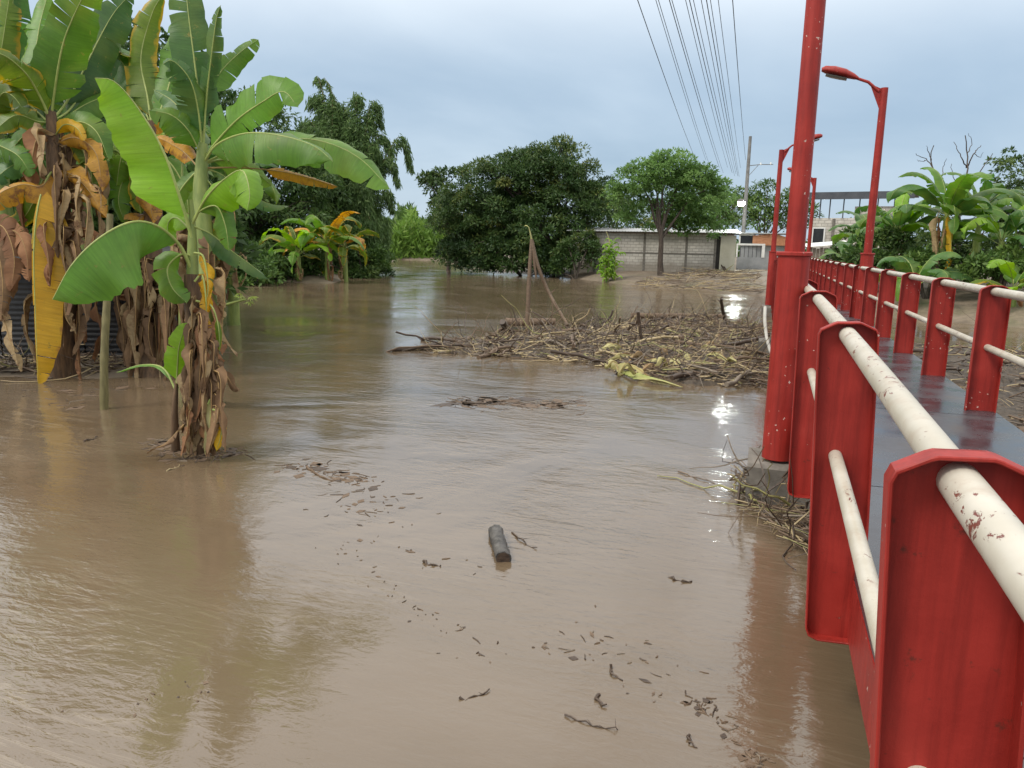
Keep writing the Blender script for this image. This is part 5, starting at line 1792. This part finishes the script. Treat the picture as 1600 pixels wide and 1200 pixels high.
# reed-like maize plant on the bank edge in front of the block house
b_ = onz(952, 441)
t = thing('cane_plant', 'bright yellow green cane plant at the bank edge before the block house', 'plant', b_)
rng = random.Random(8)
for i in range(12):
    st = b_ + np.array([rng.uniform(-.4, .4), rng.uniform(-.3, .3), -.05])
    h = rng.uniform(1.3, 2.5)
    mb = MB()
    mb.tube([st, st + UPV * h], [.025, .012], 6)
    mb.build('cane', M['cane_green'], t, smooth=60, off=b_)
    for k in range(13):
        arch_leaf(t, b_, st + UPV * h * rng.uniform(.05, 1), rng.uniform(0, 6.28), rng.uniform(.6, 1.3), rng.uniform(.5, .9), .085, 'leaf_bright', rng.random(), 1.3, tears=0, nt=8, nu=2, rib=.006)
arch_leaf(t, b_, b_ + UPV * 1.9, PI * .9, 1.45, 1.3, .06, 'pale_scrap', 9, .25, tears=0, nt=8, nu=2)

# ------------------------------------------------------------------ driftwood
def stick_mesh(mat, seed, ratio, bend=.05, knots=0, fork=False, seg=7):
    """unit-length stick along X, rooted at its middle"""
    rng_ = random.Random(seed)
    n = 8
    xs = np.linspace(-.5, .5, n)
    y = np.cumsum([rng_.gauss(0, bend * .5) for _ in range(n)])
    z = np.cumsum([rng_.gauss(0, bend * .5) for _ in range(n)])
    y -= np.linspace(y[0], y[-1], n)
    z -= np.linspace(z[0], z[-1], n)
    rr = ratio * np.linspace(1, rng_.uniform(.45, .85), n) * np.array([1 + rng_.uniform(-.12, .12) for _ in range(n)])
    mb_ = MB()
    mb_.tube(np.stack([xs, y, z], 1), rr, seg, jit=.1, rng=rng_)
    if fork:
        for _ in range(rng_.choice([1, 2, 3])):
            i = rng_.randrange(2, 7)
            p = np.array([xs[i], y[i], z[i]])
            d = np.array([rng_.uniform(.1, .25), rng_.uniform(-.16, .16), rng_.uniform(-.05, .16)])
            mb_.tube([p, p + d * .5, p + d + np.array([0, 0, .02])], [rr[i] * .55, rr[i] * .4, rr[i] * .2], 5)
    return mb_.mesh('stick', M[mat], smooth=60)


WOODS = ['wood_dark', 'wood_dark', 'wood_brown', 'wood_dark', 'wood_grey', 'wood_pale', 'wood_brown']
PROTO = []
for i in range(22):
    mt_ = WOODS[i % len(WOODS)]
    PROTO.append((mt_, stick_mesh(mt_, 40 + i, [.012, .02, .03, .016][i % 4], .05, fork=(i % 3 == 0 and mt_ != 'wood_pale'))))


def in_poly(x, y, poly):
    c = False
    for (x0, y0), (x1, y1) in zip(poly, poly[1:] + poly[:1]):
        if (y0 > y) != (y1 > y) and x < x0 + (y - y0) * (x1 - x0) / (y1 - y0):
            c = not c
    return c


def scatter(poly, n, rng, hfun, flow, spread=.6, lrange=(.4, 1.8), stand=.06):
    """places for sticks lying in a raft: (loc, rot, len)"""
    xs = [p[0] for p in poly]
    ys = [p[1] for p in poly]
    out_ = []
    while len(out_) < n:
        x, y = rng.uniform(min(xs), max(xs)), rng.uniform(min(ys), max(ys))
        if not in_poly(x, y, poly):
            continue
        l = rng.uniform(*lrange) * rng.uniform(.6, 1.15)
        a = flow + rng.gauss(0, spread)
        tilt = rng.gauss(0, .13)
        if rng.random() < stand:
            tilt = rng.uniform(.4, 1.1)
            l *= .55
        h = hfun(x, y)
        z = h * rng.uniform(.6, 1.12) + .01 + abs(math.sin(tilt)) * l * .22
        out_.append(((x, y, z), (rng.uniform(0, 6.28) if abs(tilt) < .3 else 0, -tilt, a), l))
    return out_


RAFT = [tuple(onz(*p)[:2]) for p in [(640, 546), (760, 528), (880, 516), (1000, 508), (1100, 508), (1180, 508)]] + [(0.20, 20.0), (0.20, 12.2)] + [tuple(onz(*p)[:2]) for p in [(1130, 604), (1000, 592), (930, 572), (860, 562), (740, 556)]]
_rc = np.mean(np.array(RAFT), 0)


def dist_poly(x, y, poly):
    best = 1e9
    for (x0, y0), (x1, y1) in zip(poly, poly[1:] + poly[:1]):
        ex, ey = x1 - x0, y1 - y0
        t_ = max(0, min(1, ((x - x0) * ex + (y - y0) * ey) / (ex * ex + ey * ey)))
        best = min(best, math.hypot(x - x0 - t_ * ex, y - y0 - t_ * ey))
    return best


def raft_h(x, y):
    d = dist_poly(x, y, RAFT)
    k = min(1, d / 1.6)
    nz = .75 + .35 * math.sin(x * 2.3 + 1.7 * math.sin(y * 1.1)) * math.cos(y * 1.9 + x * .7)
    return k * nz * (.20 + .26 * max(0, min(1, (x + 4.0) / 4.0)))


# low mat of silt and leaves, its colour darkened for shade between the sticks
def mat_mesh(poly, hfun, name, label, step=.16, amp=.06, seed=1, zoff=-.05):
    xs = [p[0] for p in poly]
    ys = [p[1] for p in poly]
    gx = np.arange(min(xs) - .4, max(xs) + .4, step)
    gy = np.arange(min(ys) - .4, max(ys) + .4, step)
    rng_ = np.random.RandomState(seed)
    Z = np.zeros((len(gx), len(gy)))
    for i, x in enumerate(gx):
        for j, y in enumerate(gy):
            d = dist_poly(x, y, poly)
            d = d if in_poly(x, y, poly) else -d
            wob = .35 * math.sin(x * 2.1 + y * 1.3) + .25 * math.sin(x * 4.7 - y * 3.1)
            Z[i, j] = (hfun(x, y) * .7 if d > 0 else 0) + amp * rng_.normal() * .6 + (.03 if d + wob > .25 else -.12) + min(0, d) * .3
    X, Y = np.meshgrid(gx, gy, indexing='ij')
    mb_ = MB()
    mb_.grid(np.stack([X + rng_.normal(0, .03, X.shape), Y + rng_.normal(0, .03, X.shape), Z + zoff + .03], -1))
    return tag(mb_.build(name, M['mudmat'], smooth=50), label, 'debris', kind='stuff')


mat_mesh(RAFT, raft_h, 'silt_debris', 'dark mat of silt and rotten leaves under the driftwood raft')
FIELD = [(2.55, 7.2), (2.6, 19.8), (4.5, 19.6), (9.0, 18.2), (14.0, 16.5), (14.0, 9.0), (8.0, 5.5), (3.2, 4.5)]


def field_h(x, y):
    return min(1, dist_poly(x, y, FIELD) / 1.5) * .16


mat_mesh(FIELD, field_h, 'silt_debris', 'dark mat of silt and plant litter past the bridge railing', step=.22, seed=2)


def scatter_things(poly, n, seed, hfun, flow, name, label, group, lr, spread=.6, stand=.06):
    rng_ = random.Random(seed)
    for (loc, rot, l) in scatter(poly, n, rng_, hfun, flow, spread, lr, stand):
        mt_, me = rng_.choice(PROTO)
        s = l
        th = s * rng_.uniform(.9, 1.6) if s < 1 else rng_.uniform(1.0, 1.7)
        o_ = inst(name, me, None, loc, rot, (s, th, th))
        tag(o_, label, 'branch', group)


def scatter_litter(poly, n, seed, hfun, flow, name, label, lr=(.12, .6), spread=.9, rad=(.005, .02), tangle=0):
    """small twigs and reed bits, joined"""
    rng_ = random.Random(seed)
    mats = [M[k] for k in ('wood_dark', 'wood_brown', 'wood_grey', 'wood_pale', 'cane_green')]
    mb_ = MB()
    for (loc, rot, l) in scatter(poly, n, rng_, hfun, flow, spread, lr, .1):
        a, ti = rot[2], -rot[1]
        d = np.array([math.cos(a) * math.cos(ti), math.sin(a) * math.cos(ti), math.sin(ti)])
        c = np.array(loc)
        bnd = np.array([-d[1], d[0], 0]) * rng_.uniform(-.08, .08) * l
        r_ = rng_.uniform(rad[0], rad[1] ** .5 * rng_.random() * .999 * rad[1] ** .5 + rad[0])
        mb_.tube([c - d * l / 2, c + bnd, c + d * l / 2], [r_, r_, r_ * .6], 4, rng_.choices(range(5), [2.6, 3.6, 4.2, 4.6, .8])[0])
    for (loc, rot, l) in scatter(poly, tangle, rng_, hfun, flow, 1.6, (.5, 1.5), .3) if tangle else []:
        a, ti = rot[2], -rot[1]
        p = np.array(loc) + UPV * .02
        pts = [p]
        for _ in range(6):
            a += rng_.gauss(0, .38)
            ti = max(-.6, min(1.0, ti + rng_.gauss(0, .3)))
            p = p + np.array([math.cos(a) * math.cos(ti), math.sin(a) * math.cos(ti), math.sin(ti)]) * l / 6
            p[2] = max(p[2], .01)
            pts.append(p)
        r_ = rng_.uniform(.004, .013)
        mb_.tube(pts, np.linspace(r_, r_ * .4, 7), 4, rng_.choices(range(5), [5, 4, 2, 2, .6])[0])
    return tag(mb_.build(name, mats, smooth=60), label, 'debris', kind='stuff')


scatter_things(RAFT, 215, 5, raft_h, R_(18), 'driftwood_branch', 'broken branch lying in the driftwood raft against the bridge', 'branches of the driftwood raft', (.5, 2.1), 1.2, .16)
scatter_litter(RAFT, 6000, 6, raft_h, R_(18), 'twig_debris', 'countless small twigs and reed bits of the driftwood raft', (.08, .5), 1.4, (.004, .02), 1100)
scatter_things(FIELD, 80, 7, field_h, R_(10), 'driftwood_branch', 'broken branch in the litter past the far railing of the bridge', 'branches past the far railing', (.6, 2.2), .5, .03)
scatter_litter(FIELD, 2600, 8, field_h, R_(10), 'twig_debris', 'countless small twigs littering the shallows past the bridge', (.12, .7), 1.2, (.004, .02), 300)
LEFTP = [tuple(onz(*p)[:2]) for p in [(0, 586), (120, 590), (285, 584), (262, 555), (120, 552), (0, 552)]]
scatter_litter(LEFTP, 900, 19, lambda x, y: max(0.02, gh(x, y)) + .02, R_(40), 'leaf_debris', 'fallen brown leaf stalks littering the mud below the left bananas', (.1, .7), 1.4, (.004, .02), 160)
BANKP = [tuple(onz(*p)[:2]) for p in [(985, 447), (1100, 440), (1185, 444), (1190, 462), (1100, 456), (1010, 452)]]
scatter_litter(BANKP, 900, 9, lambda x, y: max(0.02, gh(x, y)) + .12, R_(20), 'twig_debris', 'sticks and litter washed onto the bank below the block house', (.4, 1.8))


def single(name, label, cat, p0, p1, r0, r1, mat, bend=0.0, seed=1, seg=10, fork=0, extra=None):
    rng_ = random.Random(seed)
    p0, p1 = np.asarray(p0, float), np.asarray(p1, float)
    n = 9
    side = nrm(np.cross(p1 - p0, UPV) + 1e-6)
    pts = [p0 + (p1 - p0) * f + side * bend * math.sin(f * PI) + np.array([rng_.gauss(0, .006) for _ in range(3)]) for f in np.linspace(0, 1, n)]
    mb_ = MB()
    mb_.tube(np.array(pts) - p0, np.linspace(r0, r1, n), seg, jit=.08, rng=rng_)
    for _ in range(fork):
        i = rng_.randrange(3, 8)
        d = np.array([rng_.uniform(-.2, .2), rng_.uniform(-.2, .2), rng_.uniform(0, .06)]) * min(1.0, np.linalg.norm(p1 - p0))
        q = pts[i] - p0
        mb_.tube([q, q + d * .6, q + d], [r1 * .7, r1 * .5, r1 * .25], 5)
    o_ = mb_.build(name, M[mat], smooth=60)
    o_.location = tuple(p0)
    return tag(o_, label, cat)


single('driftwood_log', 'long dark log reaching out from the raft tip into open water', 'log', onz(612, 549) + UPV * .02, onz(702, 542) + UPV * .06, .035, .06, 'wood_dark', .03, 1)
single('driftwood_log', 'thick brown log lying across the back of the raft beside the broken sapling', 'log', onz(790, 512) + UPV * .15, onz(868, 516) + UPV * .22, .11, .09, 'wood_brown', .04, 2)
single('driftwood_log', 'short dark log with upturned end left of the broken sapling', 'log', onz(800, 524) + UPV * .05, at(785, 503, 17.5), .09, .075, 'wood_dark', .02, 3)
single('driftwood_log', 'long reddish log lying along the rear of the raft', 'log', onz(985, 512) + UPV * .32, onz(1128, 514) + UPV * .36, .085, .06, 'wood_brown', .08, 4)
single('driftwood_log', 'dark stick standing upright in the middle of the raft', 'log', onz(1006, 552) + UPV * .05, at(997, 488, 15.2), .03, .035, 'wood_dark', .03, 5)
single('driftwood_log', 'dark stick standing near the bridge end of the raft', 'log', onz(1135, 515) + UPV * .15, at(1127, 466, 17.5), .045, .035, 'wood_dark', .03, 6, fork=2)
single('driftwood_log', 'pale bamboo cane lying along the front edge of the raft', 'log', onz(1130, 568) + UPV * .05, onz(1208, 574) + UPV * .07, .028, .022, 'wood_pale', .04, 7)
single('driftwood_log', 'pale stick lying in the raft below the upright stick', 'log', onz(970, 530) + UPV * .25, onz(1040, 524) + UPV * .3, .05, .035, 'wood_pale', .03, 8)
single('driftwood_log', 'dark branch resting on the raft against the bridge posts', 'log', onz(1130, 560) + UPV * .25, onz(1203, 549) + UPV * .35, .045, .03, 'wood_dark', .05, 9, fork=2)
single('driftwood_log', 'curved pale branch leaning up against the bridge', 'log', at(1196, 480, 15.5), at(1208, 560, 13.6), .035, .03, 'concrete_pale', .06, 10)
single('driftwood_log', 'thick brown log past the railing, seen between the two nearest far posts', 'log', (2.75, 9.4, .16), (4.9, 10.3, .22), .095, .08, 'wood_brown', .05, 11)
single('driftwood_log', 'dark log lying at the back of the litter past the railing', 'log', (4.6, 15.6, .2), (8.2, 16.4, .3), .14, .11, 'wood_dark', .1, 12)
single('driftwood_log', 'greenish log lying beside the wet deck edge past the railing', 'log', (2.5, 8.6, .15), (4.2, 8.1, .15), .07, .05, 'cane_green', .04, 13)

# pale banana sheaths and crumpled leaves on the raft front
rng = random.Random(31)
for i in range(30):
    if i < 12:
        x, y = rng.uniform(945, 1035), rng.uniform(552, 598)
        lab = 'pale yellow banana leaf scrap in the heap at the raft front'
        g_ = 'pale scraps at the raft front'
    else:
        x, y = rng.uniform(1030, 1150), rng.uniform(535, 588)
        lab = 'straw coloured banana leaf scrap on the raft near the bridge'
        g_ = 'straw scraps near the bridge'
    c = onz(x, y) + UPV * .08
    a = rng.uniform(0, 6.28)
    l = rng.uniform(.35, .8)
    dv_ = np.array([math.cos(a), math.sin(a), rng.uniform(-.05, .5)])
    sp = [-dv_ * l * .5 + UPV * .05, UPV * rng.uniform(.1, .25), dv_ * l * .5]
    mb_ = leaf_mesh(sp, .09, .09, UPV + TOWARD * .5, rng.random(), foldl=.5, foldr=.5, droop=.7, tears=3, t0=.03, crumple=.03, nt=12, nu=4, rib=.01)
    o = mb_.build('leaf_scrap', [M[rng.choice(['pale_scrap', 'leaf_straw', 'pale_scrap'])], M['midrib_dry']], smooth=75)
    o.location = tuple(c)
    tag(o, lab, 'leaf', g_)
# fan of yellow green leaf ribs floating at the raft front
for i in range(7):
    c0_ = onz(965 + i * 4, 583 + i * 2.2) + UPV * .05
    c1_ = onz(1025 + i * 7, 604 + i * 1.0 - 3) + UPV * .02
    sp = [np.zeros(3), (c1_ - c0_) * .5 + UPV * .06, c1_ - c0_]
    mb_ = leaf_mesh(sp, .025, .025, UPV, i, tears=0, t0=.02, nt=10, nu=2, rib=.012)
    o = mb_.build('leaf_rib', [M['pale_scrap'], M['midrib']], smooth=75)
    o.location = tuple(c0_)
    tag(o, 'yellow green leaf rib in the fan floating at the raft front', 'leaf rib', 'fan of leaf ribs')

# broken sapling standing in the raft: two stems meeting at the top
b_ = onz(826, 512)
t = thing('broken_sapling', 'broken reddish sapling standing in the raft, snapped stem leaning like a tent', 'sapling', b_)
ds = 19.3
for nm, pts, r in (('trunk', [(824, 514), (826, 450), (829, 400), (831, 374)], (.07, .055, .05, .045)), ('snapped_stem', [(831, 376), (842, 420), (860, 462), (887, 508)], (.045, .045, .04, .035)), ('side_stem', [(832, 378), (834, 400), (838, 436)], (.05, .045, .02)),
                   ('green_tip', [(831, 378), (829, 366), (826, 354)], (.03, .02, .01))):
    P, _ = crsample([at(x, y, ds - (.9 if nm == 'snapped_stem' and j == 3 else 0)) for j, (x, y) in enumerate(pts)], 14)
    mb = MB()
    mb.tube(P, np.interp(np.linspace(0, 1, 14), np.linspace(0, 1, len(r)), r), 9, jit=.1, rng=random.Random(3))
    mb.build(nm, M['cane_green' if nm == 'green_tip' else 'wood_brown'], t, smooth=60, off=b_)
arch_leaf(t, b_, at(826, 355, ds), PI, .9, .16, .03, 'pale_scrap', 3, 1.2, tears=0, nt=8, nu=2)
mb = MB()
for (pts) in ([(862, 470), (864, 485), (861, 500)], [(858, 460), (868, 452)], [(866, 470), (872, 482), (876, 486)]):
    mb.tube([at(x, y, ds - .4) for x, y in pts], .012, 5)
mb.build('twig', M['wood_brown'], t, smooth=60, off=b_)

# ------------------------------------------------------------------ floating bits in the foreground
# cut log section
pa, pb2 = onz(774, 836) + UPV * .03, onz(786, 878) + UPV * .022
ax = nrm(pb2 - pa)
mb = MB()
n = 12
ln_ = np.linalg.norm(pb2 - pa)
mb.tube([ax * ln_ * f for f in np.linspace(0, 1, n)], [.052 + .004 * math.sin(i * 2.3) for i in range(n)], 18, jit=.13, rng=random.Random(3))
o = mb.build('floating_log', M['log_grey'], smooth=50)
o.location = tuple(pa)
tag(o, 'short grey cut log section floating alone in the foreground water', 'log')
mb = MB()
mb.tube([ax * (ln_ + .001), ax * (ln_ + .004)], [.045, .045], 16)
mb.build('cut_end', M['wood_dark'], o)
for i, (p0_, p1_, r_, mt_, lab) in enumerate([
        ((800, 833), (838, 858), .010, 'wood_dark', 'forked dark twig floating right beside the cut log'),
        ((885, 1119), (968, 1140), .007, 'wood_dark', 'thin straight twig floating near the picture bottom'),
        ((1076, 1150), (1088, 1168), .009, 'wood_dark', 'tiny dark twig at the picture bottom before the bridge'),
        ((1060, 738), (1118, 756), .010, 'wood_brown', 'thin brown twig on the glittering water before the pier'),
        ((1046, 903), (1080, 910), .014, 'wood_dark', 'small dark leafy twig floating in front of the second bridge post'),
        ((480, 730), (520, 752), .016, 'wood_brown', 'pale stick in the little twig patch right of the front banana'),
        ((130, 690), (155, 683), .013, 'wood_dark', 'small dark stick floating before the bamboo stake'),
        ((720, 628), (760, 632), .016, 'wood_dark', 'left stick of the small debris patch before the raft'),
        ((262, 736), (282, 727), .010, 'wood_pale', 'pale twig floating just below the front banana plant'),
        ((662, 878), (690, 884), .014, 'wood_dark', 'dark twig floating left of the cut log'),
        ((935, 1085), (945, 1105), .013, 'wood_dark', 'small crooked twig floating below the cut log'),
        ((955, 1045), (968, 1062), .011, 'wood_dark', 'small feathery twig floating in the lower middle of the water'),
        ((715, 1092), (765, 1080), .009, 'wood_dark', 'bent thin twig floating in the lower middle, left of the straight twig')]):
    r_ *= .7
    single('floating_twig', lab, 'twig', onz(*p0_) + UPV * .004, onz(*p1_) + UPV * .005, r_, r_ * .5, mt_, .02, 60 + i, 7, fork=3)


def drift_line(pts, n, spread, seed, label, ln=(.015, .085), hz=.002):
    """trail of small floating scraps"""
    rng_ = random.Random(seed)
    P, l = crsample([onz(*p) for p in pts], 60)
    mats = [M[k] for k in ('wood_dark', 'wood_brown', 'wood_grey')]
    mb_ = MB()
    for _ in range(n):
        c = P[int(60 * (.5 + .5 * math.sin(rng_.uniform(0, 6.28) + seed * rng_.choice([1, 1, 2]))) * .999)] + np.array([rng_.gauss(0, spread), rng_.gauss(0, spread), hz])
        a = rng_.uniform(0, 6.28)
        q = ln[0] + (ln[1] - ln[0]) * rng_.random() ** 2.2
        d = np.array([math.cos(a), math.sin(a), 0]) * q
        r_ = rng_.uniform(.0012, .0042)
        b2 = np.array([-d[1], d[0], 0]) * rng_.gauss(0, .12)
        if rng_.random() < .35:      # leaf fleck
            w_ = np.array([-d[1], d[0], 0]) * rng_.uniform(.15, .4)
            mb_.add([c - d / 2, c + w_, c + d / 2, c - w_], [(0, 3, 2, 1)], rng_.choice([0, 1, 1]))
            continue
        mb_.tube([c - d / 2, c + b2, c + d / 2], [r_, r_ * 1.3, r_ * .5], 4, rng_.choices([0, 1, 2], [3, 3, 1])[0])
    return tag(mb_.build('floating_debris', mats, smooth=60), label, 'debris', kind='stuff')


drift_line([(470, 728), (520, 745), (560, 752)], 80, .10, 1, 'small patch of floating twigs right of the front banana plant', (.05, .22))
drift_line([(530, 850), (600, 925), (650, 950), (705, 985)], 48, .06, 2, 'curved trail of dark scraps on the foreground water', (.008, .05))
drift_line([(590, 800), (640, 870), (690, 900)], 22, .13, 3, 'loose scraps floating left of the cut log')
drift_line([(690, 1025), (760, 1015), (830, 1010), (930, 1030)], 22, .05, 4, 'thin line of scraps below the cut log')
drift_line([(1090, 1100), (1130, 1130), (1180, 1190)], 60, .035, 5, 'dark scum of scraps beside the bridge at the picture bottom', (.02, .08))
drift_line([(725, 630), (780, 628), (830, 634), (890, 632)], 170, .18, 6, 'small drifting patch of twigs in front of the raft', (.1, .5))
drift_line([(240, 690), (275, 715), (320, 716), (360, 706)], 120, .10, 7, 'twigs and leaf bits collected round the front banana stem', (.06, .3))
drift_line([(180, 1090), (250, 1110), (300, 1060)], 16, .10, 8, 'few tiny scraps floating at the lower picture corner', (.01, .04))
drift_line([(110, 610), (130, 640), (90, 600), (200, 605), (280, 600)], 60, .25, 9, 'leaf bits floating at the foot of the left banana plants', (.08, .35))
drift_line([(560, 770), (600, 800), (540, 790)], 40, .22, 10, 'sparse scraps drifting in mid river', (.04, .16))
drift_line([(920, 1000), (1000, 1020), (1070, 1075)], 30, .15, 11, 'few specks floating before the nearest bridge post', (.02, .08))

# reeds jammed against the pier
rng = random.Random(12)
PIERP = [tuple(onz(*p)[:2]) for p in [(1150, 745), (1195, 745), (1230, 800), (1262, 800), (1265, 885), (1215, 850), (1165, 800)]]
scatter_litter(PIERP, 130, 13, lambda x, y: .05, R_(-55), 'reed_debris', 'tangle of dark reeds and straw jammed below the pier block', (.15, .6), .6, (.002, .007), 60)
for i, (p0_, p1_, r_, mt_, lab) in enumerate([((1168, 780), (1206, 808), .014, 'cane_green', 'yellow reed stalk in the tangle below the pier'), ((1150, 735), (1152, 790), .016, 'wood_dark', 'dark stick poking up at the tip of the pier tangle'),
                                              ((1235, 835), (1262, 862), .010, 'wood_pale', 'straw stalk in the pier tangle against the post'), ((1160, 775), (1230, 820), .012, 'wood_dark', 'long dark stalk lying along the pier tangle')]):
    a = onz(*p0_) + UPV * .06
    b_ = onz(*p1_) + UPV * .05
    if i == 1:
        a, b_ = onz(1152, 790) + UPV * 0, at(1149, 735, 6.6)
    single('reed_stalk', lab, 'reed', a, b_, r_, r_ * .6, mt_, .03, 80 + i, 7, fork=1)
